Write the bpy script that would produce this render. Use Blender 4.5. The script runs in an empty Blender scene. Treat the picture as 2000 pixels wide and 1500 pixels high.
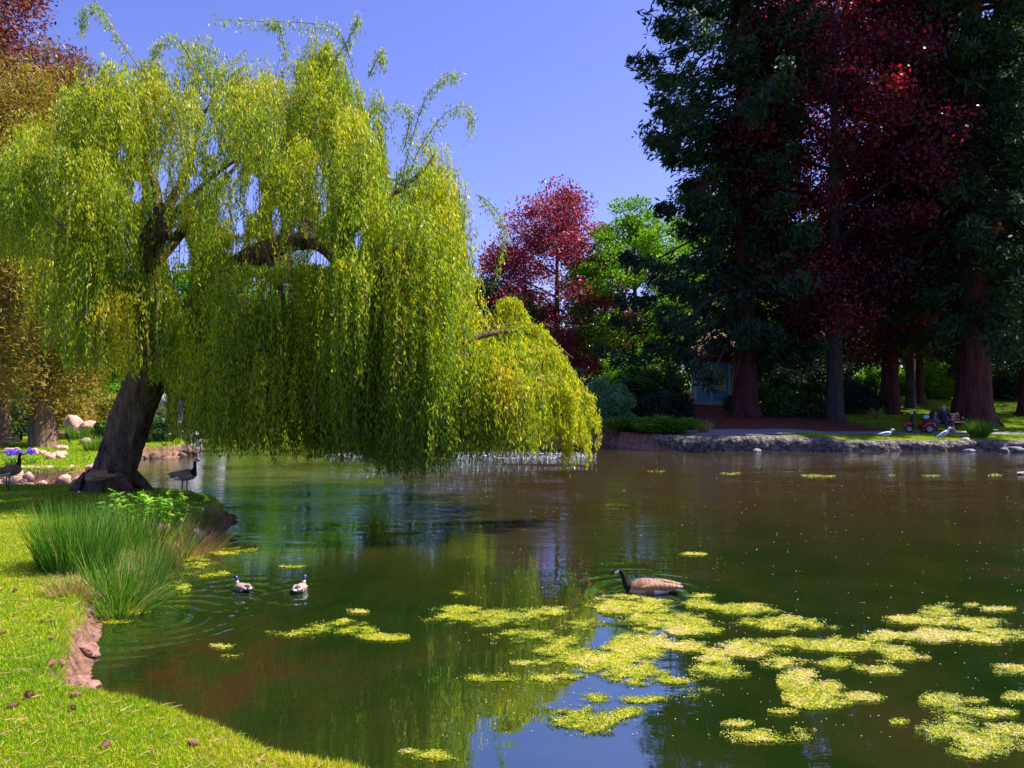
import bpy, bmesh, math, random
import numpy as np
from mathutils import Vector, Matrix, noise as mnoise
R = math.radians
random.seed(7); rng = np.random.default_rng(7)
scene = bpy.context.scene
COL = scene.collection
F = 1444.0; CH = 2.88            # focal length in photo pixels, eye height above the water

# ------------------------------------------------------------------ camera
cam_d = bpy.data.cameras.new('camera'); cam = bpy.data.objects.new('camera', cam_d); COL.objects.link(cam)
cam.location = (0, 0, CH); cam.rotation_euler = (R(90), 0, 0)
cam_d.sensor_width = 36; cam_d.lens = 36*F/2000; cam_d.clip_start = 0.1; cam_d.clip_end = 3000
scene.camera = cam
# ------------------------------------------------------------------ light
SUN_AZ, SUN_EL = R(76), R(56)     # azimuth clockwise from +Y
w = bpy.data.worlds.new('World'); scene.world = w; w.use_nodes = True
nt = w.node_tree; nt.nodes.clear()
sky = nt.nodes.new('ShaderNodeTexSky'); sky.sky_type = 'NISHITA'; sky.sun_disc = False
sky.sun_elevation = SUN_EL; sky.sun_rotation = SUN_AZ; sky.altitude = 50; sky.air_density = 1.0; sky.dust_density = 0.9; sky.ozone_density = 2.5
tint = nt.nodes.new('ShaderNodeMix'); tint.data_type = 'RGBA'; tint.blend_type = 'MULTIPLY'; tint.inputs[0].default_value = 1
tint.inputs[7].default_value = (0.98, 0.88, 1.50, 1)
bg = nt.nodes.new('ShaderNodeBackground'); bg.inputs[1].default_value = 0.070
wo = nt.nodes.new('ShaderNodeOutputWorld')
nt.links.new(sky.outputs[0], tint.inputs[6]); nt.links.new(tint.outputs[2], bg.inputs[0]); nt.links.new(bg.outputs[0], wo.inputs[0])
sun_d = bpy.data.lights.new('sun', 'SUN'); sun = bpy.data.objects.new('sun', sun_d); COL.objects.link(sun)
sun_d.energy = 5.0; sun_d.angle = R(0.53); sun_d.color = (1.0, 0.93, 0.80)
sv = Vector((math.sin(SUN_AZ)*math.cos(SUN_EL), math.cos(SUN_AZ)*math.cos(SUN_EL), math.sin(SUN_EL)))
sun.rotation_euler = sv.to_track_quat('Z', 'Y').to_euler(); sun.location = (20, 20, 40)
vs = scene.view_settings; vs.view_transform = 'Standard'; vs.look = 'None'; vs.gamma = 1; vs.exposure = 1.2
scene.cycles.max_bounces = 6; scene.cycles.diffuse_bounces = 3; scene.cycles.glossy_bounces = 3; scene.cycles.transmission_bounces = 3
scene.cycles.caustics_reflective = False; scene.cycles.caustics_refractive = False

# ------------------------------------------------------------------ helpers
def P(px, py, d): return np.array([(px-1000)*d/F, d, CH-(py-750)*d/F])
def gd(py, z=0.0): return F*(CH-z)/(py-750)
def sstep(a, b, x):
    t = np.clip((x-a)/(b-a), 0, 1); return t*t*(3-2*t)
def prop(o, label=None, cat=None, group=None, kind=None):
    if label: o['label'] = label
    if cat: o['category'] = cat
    if group: o['group'] = group
    if kind: o['kind'] = kind
    return o
def empty(name, loc, label, cat, group=None, rz=0.0, scale=1.0):
    o = bpy.data.objects.new(name, None); COL.objects.link(o); o.location = tuple(loc); o.rotation_euler = (0, 0, rz)
    o.scale = (scale,)*3; o.empty_display_size = 0.2
    return prop(o, label, cat, group)
def link(name, me, mats=None, parent=None, smooth=False):
    o = bpy.data.objects.new(name, me); COL.objects.link(o)
    for m in (mats if isinstance(mats, (list, tuple)) else [mats]):
        if m: me.materials.append(m)
    if parent: o.parent = parent
    if smooth: me.shade_smooth()
    return o
def np_mesh(name, V, Q, mats=None, parent=None, smooth=False, attr=None, mi=None):
    """V (n,3), Q (m,k) faces all of k corners"""
    V = np.asarray(V, np.float32); Q = np.asarray(Q, np.int32); k = Q.shape[1]
    me = bpy.data.meshes.new(name)
    me.vertices.add(len(V)); me.vertices.foreach_set('co', V.ravel())
    me.loops.add(Q.size); me.loops.foreach_set('vertex_index', Q.ravel())
    me.polygons.add(len(Q)); me.polygons.foreach_set('loop_start', np.arange(0, Q.size, k, dtype=np.int32))
    if mi is not None: me.polygons.foreach_set('material_index', np.asarray(mi, np.int32))
    me.update(calc_edges=True)
    if attr:
        for an, av in attr.items():
            av = np.asarray(av, np.float32)
            if av.ndim == 1:
                a = me.attributes.new(an, 'FLOAT', 'POINT'); a.data.foreach_set('value', av)
            else:
                a = me.attributes.new(an, 'FLOAT_COLOR', 'POINT'); a.data.foreach_set('color', av.ravel())
    return link(name, me, mats, parent, smooth)
def unit(a): return a/np.maximum(np.linalg.norm(a, axis=-1, keepdims=True), 1e-9)
def leaves(name, C, A, L, W, v, mat, parent, flat=None):
    """rhombus leaves: centre C, long axis A; flat = optional preferred normal (n,3)"""
    n = len(C); A = unit(A)
    rnd = rng.normal(size=(n, 3)) if flat is None else np.cross(flat + rng.normal(size=(n, 3))*0.45, A)
    if flat is None: rnd = np.cross(rnd, A)
    B = unit(rnd); L = np.broadcast_to(L, (n,))[:, None]; W = np.broadcast_to(W, (n,))[:, None]
    V = np.empty((n, 4, 3)); V[:, 0] = C-A*L/2; V[:, 1] = C+B*W/2; V[:, 2] = C+A*L/2; V[:, 3] = C-B*W/2
    Q = np.arange(n*4).reshape(n, 4)
    return np_mesh(name, V.reshape(-1, 3), Q, mat, parent, attr={'v': np.repeat(v, 4)})
def catmull(pts, m=6):
    pts = np.asarray(pts, float)
    if len(pts) < 3: return np.array([pts[0]+(pts[-1]-pts[0])*t for t in np.linspace(0, 1, m+1)])
    P_ = np.vstack([2*pts[0]-pts[1], pts, 2*pts[-1]-pts[-2]]); out = []
    for i in range(1, len(P_)-2):
        for t in np.linspace(0, 1, m, endpoint=False):
            a, b, c, d = P_[i-1], P_[i], P_[i+1], P_[i+2]
            out.append(0.5*((2*b)+(-a+c)*t+(2*a-5*b+4*c-d)*t*t+(-a+3*b-3*c+d)*t**3))
    out.append(pts[-1]); return np.array(out)
class MB:
    """collects tubes and other shapes into ONE mesh (tris and quads)"""
    def __init__(s): s.v = []; s.f = []; s.m = []; s.n = 0
    def add(s, V, Fc, mi=0):
        V = np.asarray(V, float); s.v.append(V)
        for f in Fc: s.f.append(tuple(int(i)+s.n for i in f)); s.m.append(mi)
        s.n += len(V); return s
    def tube(s, pts, rad, sides=8, rough=0.0, smooth=5, mi=0, ridges=0, seed=0, cap=True):
        path = np.hstack([np.asarray(pts, float), np.asarray(rad, float)[:, None]])
        path = catmull(path, smooth) if smooth else path
        c = path[:, :3]; r = np.maximum(path[:, 3], 0.001); n = len(c)
        T = unit(np.gradient(c, axis=0)); up = np.array([0.13, 0.31, 0.94]) if abs(T[:, 2]).mean() < 0.8 else np.array([0.0, 1.0, 0.05])
        X = unit(np.cross(np.broadcast_to(up, T.shape), T)); Y = np.cross(T, X)
        a = np.linspace(0, 2*math.pi, sides, endpoint=False)
        rr = np.repeat(r[:, None], sides, 1)
        if ridges: rr = rr*(1+rough*np.sin(a[None, :]*ridges+seed+np.arange(n)[:, None]*0.08)+rough*0.6*np.sin(a[None, :]*(ridges*0.6//1+2)+seed*2))
        if rough: rr = rr*(1+rough*rng.normal(size=rr.shape)*0.5)
        V = c[:, None]+X[:, None]*(rr*np.cos(a))[..., None]+Y[:, None]*(rr*np.sin(a))[..., None]
        V = V.reshape(-1, 3); fs = []
        for i in range(n-1):
            for j in range(sides):
                k = (j+1) % sides
                fs.append((i*sides+j, i*sides+k, (i+1)*sides+k, (i+1)*sides+j))
        if cap: fs.append(tuple(range(sides))[::-1]); fs.append(tuple((n-1)*sides+j for j in range(sides)))
        return s.add(V, fs, mi)
    def box(s, c, size, rz=0.0, mi=0, taper=1.0, rx=0.0, ry=0.0):
        x, y, z = [q/2 for q in size]
        V = np.array([(-x,-y,-z),(x,-y,-z),(x,y,-z),(-x,y,-z),(-x*taper,-y*taper,z),(x*taper,-y*taper,z),(x*taper,y*taper,z),(-x*taper,y*taper,z)])
        M = np.array(Matrix.Rotation(rz,3,'Z')@Matrix.Rotation(ry,3,'Y')@Matrix.Rotation(rx,3,'X'))
        return s.add(V@M.T+np.array(c), [(0,3,2,1),(4,5,6,7),(0,1,5,4),(1,2,6,5),(2,3,7,6),(3,0,4,7)], mi)
    def blob(s, c, size, rough=0.15, sub=2, rz=0.0, freq=1.6, mi=0, seed=None, tilt=0.0):
        V, Fc = ico(sub); sd = random.random()*100 if seed is None else seed
        d = np.array([mnoise.noise(Vector(p*freq)+Vector((sd, sd*1.7, -sd))) for p in V])
        d2 = np.array([mnoise.noise(Vector(p*freq*2.7)+Vector((sd, -sd, sd))) for p in V])
        V = V*(1+rough*1.6*d+rough*0.7*d2)[:, None]*np.array(size)/2
        M = np.array(Matrix.Rotation(rz,3,'Z')@Matrix.Rotation(tilt,3,'Y'))
        return s.add(V@M.T+np.array(c), Fc, mi)
    def loft(s, rings, sides=14, mis=None):
        """rings: (cx,cy,cz, ry, rz, tilt) cross sections normal to local X turned by tilt about Y"""
        V = []; fs = []; ms = []
        for (cx, cy, cz, ry, rz_, ti) in rings:
            for j in range(sides):
                a = 2*math.pi*j/sides; yy = ry*math.cos(a); zz = rz_*math.sin(a)
                V.append((cx-zz*math.sin(ti), cy+yy, cz+zz*math.cos(ti)))
        n = len(rings); V = np.array(V); base = s.n
        for i in range(n-1):
            for j in range(sides):
                k = (j+1) % sides; fs.append((i*sides+j, i*sides+k, (i+1)*sides+k, (i+1)*sides+j)); ms.append(mis(i, j) if mis else 0)
        fs.append(tuple(range(sides))[::-1]); ms.append(mis(0, 0) if mis else 0)
        fs.append(tuple((n-1)*sides+j for j in range(sides))); ms.append(mis(n-2, 0) if mis else 0)
        s.v.append(V)
        for f, m in zip(fs, ms): s.f.append(tuple(i+base for i in f)); s.m.append(m)
        s.n += len(V); return s
    def build(s, name, mats, parent=None, smooth=True, sub=0, bevel=0):
        me = bpy.data.meshes.new(name); me.from_pydata(np.vstack(s.v).tolist(), [], s.f)
        me.polygons.foreach_set('material_index', np.array(s.m, np.int32)); me.update()
        o = link(name, me, mats, parent, smooth)
        if bevel:
            b = o.modifiers.new('bevel', 'BEVEL'); b.width = bevel; b.segments = 2; b.limit_method = 'ANGLE'
        if sub:
            m = o.modifiers.new('sub', 'SUBSURF'); m.levels = sub; m.render_levels = sub
        return o
_ico = {}
def ico(sub):
    if sub not in _ico:
        bm = bmesh.new(); bmesh.ops.create_icosphere(bm, subdivisions=sub, radius=1.0)
        _ico[sub] = (np.array([v.co[:] for v in bm.verts]), [tuple(v.index for v in f.verts) for f in bm.faces]); bm.free()
    return _ico[sub]
def copy_tree(o, parent=None):
    c = o.copy(); COL.objects.link(c); c.parent = parent
    for ch in o.children: copy_tree(ch, c)
    return c

# ------------------------------------------------------------------ materials
def mat(name):
    m = bpy.data.materials.new(name); m.use_nodes = True; return m, m.node_tree, m.node_tree.nodes['Principled BSDF']
def nd(t, typ, **kw):
    n = t.nodes.new(typ)
    for k, v_ in kw.items(): setattr(n, k, v_)
    return n
def ramp(t, fac, stops):
    r = nd(t, 'ShaderNodeValToRGB'); e = r.color_ramp.elements
    while len(e) < len(stops): e.new(0.5)
    for el, (p_, c_) in zip(e, stops): el.position = p_; el.color = (*c_, 1)
    t.links.new(fac, r.inputs[0]); return r
def noise_n(t, scale, detail=4, rough=0.6, stretch=None, co='Object', dist=0.0):
    tc = nd(t, 'ShaderNodeTexCoord'); n = nd(t, 'ShaderNodeTexNoise'); n.inputs['Scale'].default_value = scale
    n.inputs['Detail'].default_value = detail; n.inputs['Roughness'].default_value = rough; n.inputs['Distortion'].default_value = dist
    src = tc.outputs[co]
    if stretch:
        mp = nd(t, 'ShaderNodeMapping'); mp.inputs['Scale'].default_value = stretch; t.links.new(src, mp.inputs[0]); src = mp.outputs[0]
    t.links.new(src, n.inputs['Vector']); return n
def simple(name, c, rough=0.6, metal=0.0, var=0.15, scale=8.0, bump=0.0, spec=0.5, stretch=None, c2=None):
    m, t, b = mat(name); n = noise_n(t, scale, stretch=stretch)
    c2 = c2 or tuple(min(1, x*(1+var*2)) for x in c); c1 = tuple(x*(1-var) for x in c)
    r = ramp(t, n.outputs[0], [(0.3, c1), (0.7, c2)]); t.links.new(r.outputs[0], b.inputs['Base Color'])
    b.inputs['Roughness'].default_value = rough; b.inputs['Metallic'].default_value = metal; b.inputs['Specular IOR Level'].default_value = spec
    if bump:
        bn = nd(t, 'ShaderNodeBump'); bn.inputs['Strength'].default_value = bump; bn.inputs['Distance'].default_value = 0.03
        t.links.new(n.outputs[0], bn.inputs['Height']); t.links.new(bn.outputs[0], b.inputs['Normal'])
    return m
def leaf_mat(name, stops, trans=0.5, tcol=None, rough=0.45, gloss=0.3):
    """leaf colour from the per-leaf attribute v, plus light coming through the leaf"""
    m, t, b = mat(name); at = nd(t, 'ShaderNodeAttribute'); at.attribute_name = 'v'
    r = ramp(t, at.outputs['Fac'], stops); t.links.new(r.outputs[0], b.inputs['Base Color'])
    b.inputs['Roughness'].default_value = rough; b.inputs['Specular IOR Level'].default_value = gloss
    tr = nd(t, 'ShaderNodeBsdfTranslucent'); mx = nd(t, 'ShaderNodeMixShader'); mx.inputs[0].default_value = trans
    mc = nd(t, 'ShaderNodeMix', data_type='RGBA', blend_type='MULTIPLY'); mc.inputs[0].default_value = 1; mc.inputs[7].default_value = (*(tcol or (1.3, 1.3, 0.6)), 1)
    t.links.new(r.outputs[0], mc.inputs[6]); t.links.new(mc.outputs[2], tr.inputs[0])
    t.links.new(b.outputs[0], mx.inputs[1]); t.links.new(tr.outputs[0], mx.inputs[2])
    t.links.new(mx.outputs[0], t.nodes['Material Output'].inputs[0]); return m
def bark_mat(name, c1, c2, scale=6.0, strength=0.9, vert=0.12, dist=0.06):
    m, t, b = mat(name)
    n = noise_n(t, scale, 6, 0.65, (1, 1, vert), dist=0.6); n2 = noise_n(t, 1.3, 3)
    mth = nd(t, 'ShaderNodeMath', operation='MULTIPLY_ADD'); mth.inputs[1].default_value = 0.35
    t.links.new(n2.outputs[0], mth.inputs[0]); mt2 = nd(t, 'ShaderNodeMath', operation='MULTIPLY'); mt2.inputs[1].default_value = 0.75
    t.links.new(n.outputs[0], mt2.inputs[0]); t.links.new(mt2.outputs[0], mth.inputs[2])
    r = ramp(t, mth.outputs[0], [(0.38, c1), (0.68, c2)]); t.links.new(r.outputs[0], b.inputs['Base Color'])
    b.inputs['Roughness'].default_value = 0.9; b.inputs['Specular IOR Level'].default_value = 0.15
    bn = nd(t, 'ShaderNodeBump'); bn.inputs['Strength'].default_value = strength; bn.inputs['Distance'].default_value = dist
    t.links.new(n.outputs[0], bn.inputs['Height']); t.links.new(bn.outputs[0], b.inputs['Normal']); return m
def rock_mat(name, c1, c2, c3, scale=5.0, bump=0.8, joints=0):
    m, t, b = mat(name); n = noise_n(t, scale, 8, 0.7); vo = nd(t, 'ShaderNodeTexVoronoi'); vo.inputs['Scale'].default_value = scale*1.3
    tc = nd(t, 'ShaderNodeTexCoord'); t.links.new(tc.outputs['Object'], vo.inputs['Vector'])
    r = ramp(t, n.outputs[0], [(0.3, c1), (0.5, c2), (0.72, c3)]); t.links.new(r.outputs[0], b.inputs['Base Color'])
    if joints:
        ve = nd(t, 'ShaderNodeTexVoronoi', feature='DISTANCE_TO_EDGE'); ve.inputs['Scale'].default_value = joints; mp = nd(t, 'ShaderNodeMapping'); mp.inputs['Scale'].default_value = (1, 1, 1.7)
        nx_ = nd(t, 'ShaderNodeMix', data_type='RGBA', blend_type='ADD'); nx_.inputs[0].default_value = .22; t.links.new(tc.outputs['Object'], nx_.inputs[6]); t.links.new(n.outputs[1], nx_.inputs[7])
        t.links.new(nx_.outputs[2], mp.inputs[0]); t.links.new(mp.outputs[0], ve.inputs['Vector']); jr = ramp(t, ve.outputs[0], [(0.0, (.12, .11, .12)), (.09, (1, 1, 1))])
        mj = nd(t, 'ShaderNodeMix', data_type='RGBA', blend_type='MULTIPLY'); mj.inputs[0].default_value = 1; t.links.new(r.outputs[0], mj.inputs[6]); t.links.new(jr.outputs[0], mj.inputs[7]); t.links.new(mj.outputs[2], b.inputs['Base Color'])
    b.inputs['Roughness'].default_value = 0.85; b.inputs['Specular IOR Level'].default_value = 0.3
    ad = nd(t, 'ShaderNodeMath', operation='ADD'); t.links.new(n.outputs[0], ad.inputs[0]); t.links.new(vo.outputs[0], ad.inputs[1])
    bn = nd(t, 'ShaderNodeBump'); bn.inputs['Strength'].default_value = bump; bn.inputs['Distance'].default_value = 0.05
    t.links.new(ad.outputs[0], bn.inputs['Height']); t.links.new(bn.outputs[0], b.inputs['Normal']); return m

M = {}
M['willow'] = leaf_mat('willow_leaf', [(0.0, (0.06, 0.17, 0.012)), (0.35, (0.22, 0.33, 0.012)), (0.65, (0.43, 0.50, 0.014)), (1.0, (0.64, 0.50, 0.035))], 0.48, (1.3, 1.25, 0.5))
M['bronze'] = leaf_mat('bronze_leaf', [(0.0, (0.05, 0.018, 0.02)), (0.5, (0.18, 0.06, 0.03)), (0.8, (0.26, 0.17, 0.03)), (1.0, (0.30, 0.06, 0.05))], 0.35)
M['cypress'] = leaf_mat('cypress_leaf', [(0.0, (0.10, 0.10, 0.015)), (0.5, (0.30, 0.24, 0.03)), (1.0, (0.42, 0.22, 0.06))], 0.4)
M['maple_red'] = leaf_mat('maple_red_leaf', [(0.0, (0.07, 0.008, 0.03)), (0.5, (0.24, 0.025, 0.055)), (1.0, (0.50, 0.11, 0.13))], 0.35, (1.2, 0.7, 0.7))
M['maple_brown'] = leaf_mat('maple_brown_leaf', [(0.0, (0.04, 0.010, 0.02)), (0.45, (0.14, 0.025, 0.03)), (0.75, (0.22, 0.08, 0.03)), (1.0, (0.34, 0.14, 0.05))], 0.35, (1.3, 0.8, 0.7))
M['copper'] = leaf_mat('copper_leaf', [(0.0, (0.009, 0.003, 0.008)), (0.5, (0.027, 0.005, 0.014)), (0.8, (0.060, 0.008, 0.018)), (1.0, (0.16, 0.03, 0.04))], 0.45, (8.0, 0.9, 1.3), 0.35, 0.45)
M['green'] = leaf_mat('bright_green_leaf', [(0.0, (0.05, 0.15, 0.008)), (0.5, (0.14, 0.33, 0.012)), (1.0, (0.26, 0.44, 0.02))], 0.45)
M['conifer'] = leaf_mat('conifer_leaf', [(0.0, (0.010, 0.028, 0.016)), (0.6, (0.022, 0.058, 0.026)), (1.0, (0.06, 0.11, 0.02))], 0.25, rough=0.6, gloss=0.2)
M['shrub'] = leaf_mat('shrub_leaf', [(0.0, (0.02, 0.06, 0.015)), (0.6, (0.05, 0.13, 0.02)), (1.0, (0.12, 0.22, 0.05))], 0.25, rough=0.3, gloss=0.6)
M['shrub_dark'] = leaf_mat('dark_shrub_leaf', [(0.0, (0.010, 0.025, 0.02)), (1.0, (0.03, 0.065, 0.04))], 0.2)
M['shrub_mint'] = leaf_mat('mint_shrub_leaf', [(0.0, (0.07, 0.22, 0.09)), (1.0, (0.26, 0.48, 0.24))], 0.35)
M['juniper'] = leaf_mat('juniper_leaf', [(0.0, (0.03, 0.09, 0.008)), (1.0, (0.11, 0.24, 0.012))], 0.25)
M['rush'] = leaf_mat('rush_blade', [(0.0, (0.02, 0.10, 0.010)), (0.55, (0.09, 0.24, 0.015)), (0.82, (0.16, 0.30, 0.03)), (1.0, (0.42, 0.34, 0.13))], 0.3)
M['dry'] = leaf_mat('dry_grass_blade', [(0.0, (0.08, 0.15, 0.02)), (0.5, (0.34, 0.24, 0.08)), (1.0, (0.55, 0.32, 0.18))], 0.3)
M['lawn_blade'] = leaf_mat('lawn_blade', [(0.0, (0.10, 0.26, 0.006)), (0.4, (0.27, 0.42, 0.008)), (0.75, (0.52, 0.52, 0.015)), (1.0, (0.72, 0.48, 0.16))], 0.35)
M['leafy'] = leaf_mat('leafy_plant_leaf', [(0.0, (0.10, 0.30, 0.02)), (1.0, (0.30, 0.50, 0.05))], 0.45)
M['flower'] = leaf_mat('iris_petal', [(0.0, (0.13, 0.06, 0.60)), (1.0, (0.35, 0.22, 0.80))], 0.4, (1, 1, 1))
M['algae'] = leaf_mat('algae_frond', [(0.0, (0.07, 0.11, 0.008)), (0.3, (0.17, 0.23, 0.008)), (0.6, (0.37, 0.39, 0.010)), (0.88, (0.48, 0.42, 0.04)), (1.0, (0.56, 0.42, 0.34))], 0.2)
M['bark_willow'] = bark_mat('willow_bark', (0.014, 0.008, 0.006), (0.27, 0.18, 0.13), 12.0, 1.0, 0.22, 0.16)
M['bark_red'] = bark_mat('redwood_bark', (0.018, 0.006, 0.008), (0.115, 0.042, 0.038), 5.0, 1.0, 0.05, 0.12)
M['bark_grey'] = bark_mat('beech_bark', (0.028, 0.025, 0.027), (0.075, 0.066, 0.066), 4.0, 0.4, 0.3)
M['bark_brown'] = bark_mat('brown_bark', (0.05, 0.03, 0.02), (0.26, 0.16, 0.11), 6.0, 1.0, 0.08)
M['twig'] = simple('twig', (0.16, 0.10, 0.05), 0.8)
M['rock_pink'] = rock_mat('pink_rock', (0.16, 0.09, 0.07), (0.44, 0.27, 0.22), (0.66, 0.46, 0.38), 4.0)
M['rock_grey'] = rock_mat('grey_rock', (0.05, 0.045, 0.055), (0.17, 0.16, 0.19), (0.38, 0.35, 0.38), 3.0)
M['masonry'] = rock_mat('rough_masonry', (0.035, 0.030, 0.028), (0.125, 0.11, 0.10), (0.34, 0.30, 0.27), 5.0, 1.0, 2.4)
M['rock_bank'] = rock_mat('clay_bank_rock', (0.12, 0.055, 0.04), (0.30, 0.16, 0.12), (0.46, 0.28, 0.22), 9.0)
M['rock_pale'] = rock_mat('pale_rock', (0.16, 0.16, 0.18), (0.42, 0.41, 0.46), (0.68, 0.64, 0.68), 2.0)
M['rock_dark'] = rock_mat('dark_rock', (0.04, 0.02, 0.02), (0.12, 0.07, 0.06), (0.26, 0.15, 0.13), 4.0)

# ------------------------------------------------------------------ pond outline and the lie of the land
POND = np.array([(46,3),(20,2.2),(5,3.1),(1.5,4.0),(-.3,4.62),(-.81,4.87),(-1.59,5.2),(-2.51,5.85),(-3.04,6.09),(-3.62,6.3),(-3.95,6.45),
 (-4.2,7.03),(-4.6,7.77),(-4.78,8.3),(-5.35,9.37),(-5.6,10.1),(-5.75,11.8),(-5.45,12.6),(-5.6,14),(-6.0,15.5),(-6.7,16.8),(-7.7,17.6),(-8.8,18.1),
 (-9.7,18.4),(-11,18.7),(-12.8,18.75),(-15.5,18.4),(-17,18.8),(-16.2,19.8),(-14.6,20.6),(-12.2,20.9),(-12.0,21.8),(-12.9,23.4),(-14.3,25.3),(-14.8,28.3),(-13.2,29.2),
 (-13.2,30.2),(-16,32),(-16,36.5),(-9,40),(0,39.5),(2.6,37.2),(4.6,37),(5.2,33.8),(6.2,32.4),(8.7,32.1),(14,32.2),(20,32.4),(27,32),(36,30),(46,24)], float)
def sdf(x, y):
    """signed distance to the shoreline, positive on land"""
    x = np.asarray(x, float).ravel(); y = np.asarray(y, float).ravel(); out = np.empty(len(x))
    A = POND; B = np.roll(POND, -1, 0); D = B-A; L2 = (D**2).sum(1)
    for s in range(0, len(x), 40000):
        X = x[s:s+40000, None]; Y = y[s:s+40000, None]
        t = np.clip(((X-A[:, 0])*D[:, 0]+(Y-A[:, 1])*D[:, 1])/L2, 0, 1)
        d = np.sqrt(((X-A[:, 0]-t*D[:, 0])**2+(Y-A[:, 1]-t*D[:, 1])**2).min(1))
        cr = ((A[:, 1] > Y) != (B[:, 1] > Y)) & (X < D[:, 0]*(Y-A[:, 1])/np.where(D[:, 1] == 0, 1e-9, D[:, 1])+A[:, 0])
        ins = cr.sum(1) % 2 == 1
        out[s:s+40000] = np.where(ins, -d, d)
    return out
def fnoise(x, y, sc, seed=0.0):
    x = np.asarray(x)*sc; y = np.asarray(y)*sc
    return (np.sin(x*1.7+seed+1.3*np.sin(y*1.1+seed*2))+np.sin(y*2.3+seed*1.3+1.1*np.sin(x*1.9))+0.5*np.sin((x+y)*3.9+seed)+0.5*np.sin((x-y)*4.7+2*seed))/3
def H(x, y, s=None):
    sh = np.shape(x); x = np.asarray(x, float).ravel(); y = np.asarray(y, float).ravel()
    if s is None: s = sdf(x, y)
    s = np.asarray(s).ravel() + 0.05*fnoise(x, y, 2.2)
    hb = np.where(y < 19.2, 0.35, 0.50)
    hb = np.where(y > 31, np.where(x > 5, 0.60-0.16*sstep(13, 16, x), 0.42), hb)
    top = hb + np.where(y < 19.3, np.minimum(np.maximum(s, 0), 3)*0.04 + 0.16*np.maximum(0, 4.2-y)*(y > -6) + 1.6*(y <= -6), 0.012*np.maximum(s, 0))
    rise = np.maximum(0, y-37)*0.08
    top = np.where(y > 31, np.minimum(hb+rise, 1.75)+0.02*np.maximum(0, y-60), top)
    top = np.where((y > 37) & (x < 2), np.minimum(top, 1.2), top)
    top = top + 0.03*fnoise(x, y, 0.8, 2)*sstep(0.3, 2, s)
    z = np.where(s > -0.12, top*sstep(-0.12, 0.18, s), -0.6*sstep(0.12, 1.5, -s))
    return z.reshape(sh)
def Hs(x, y): return float(H(np.array([x]), np.array([y]))[0])

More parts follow.
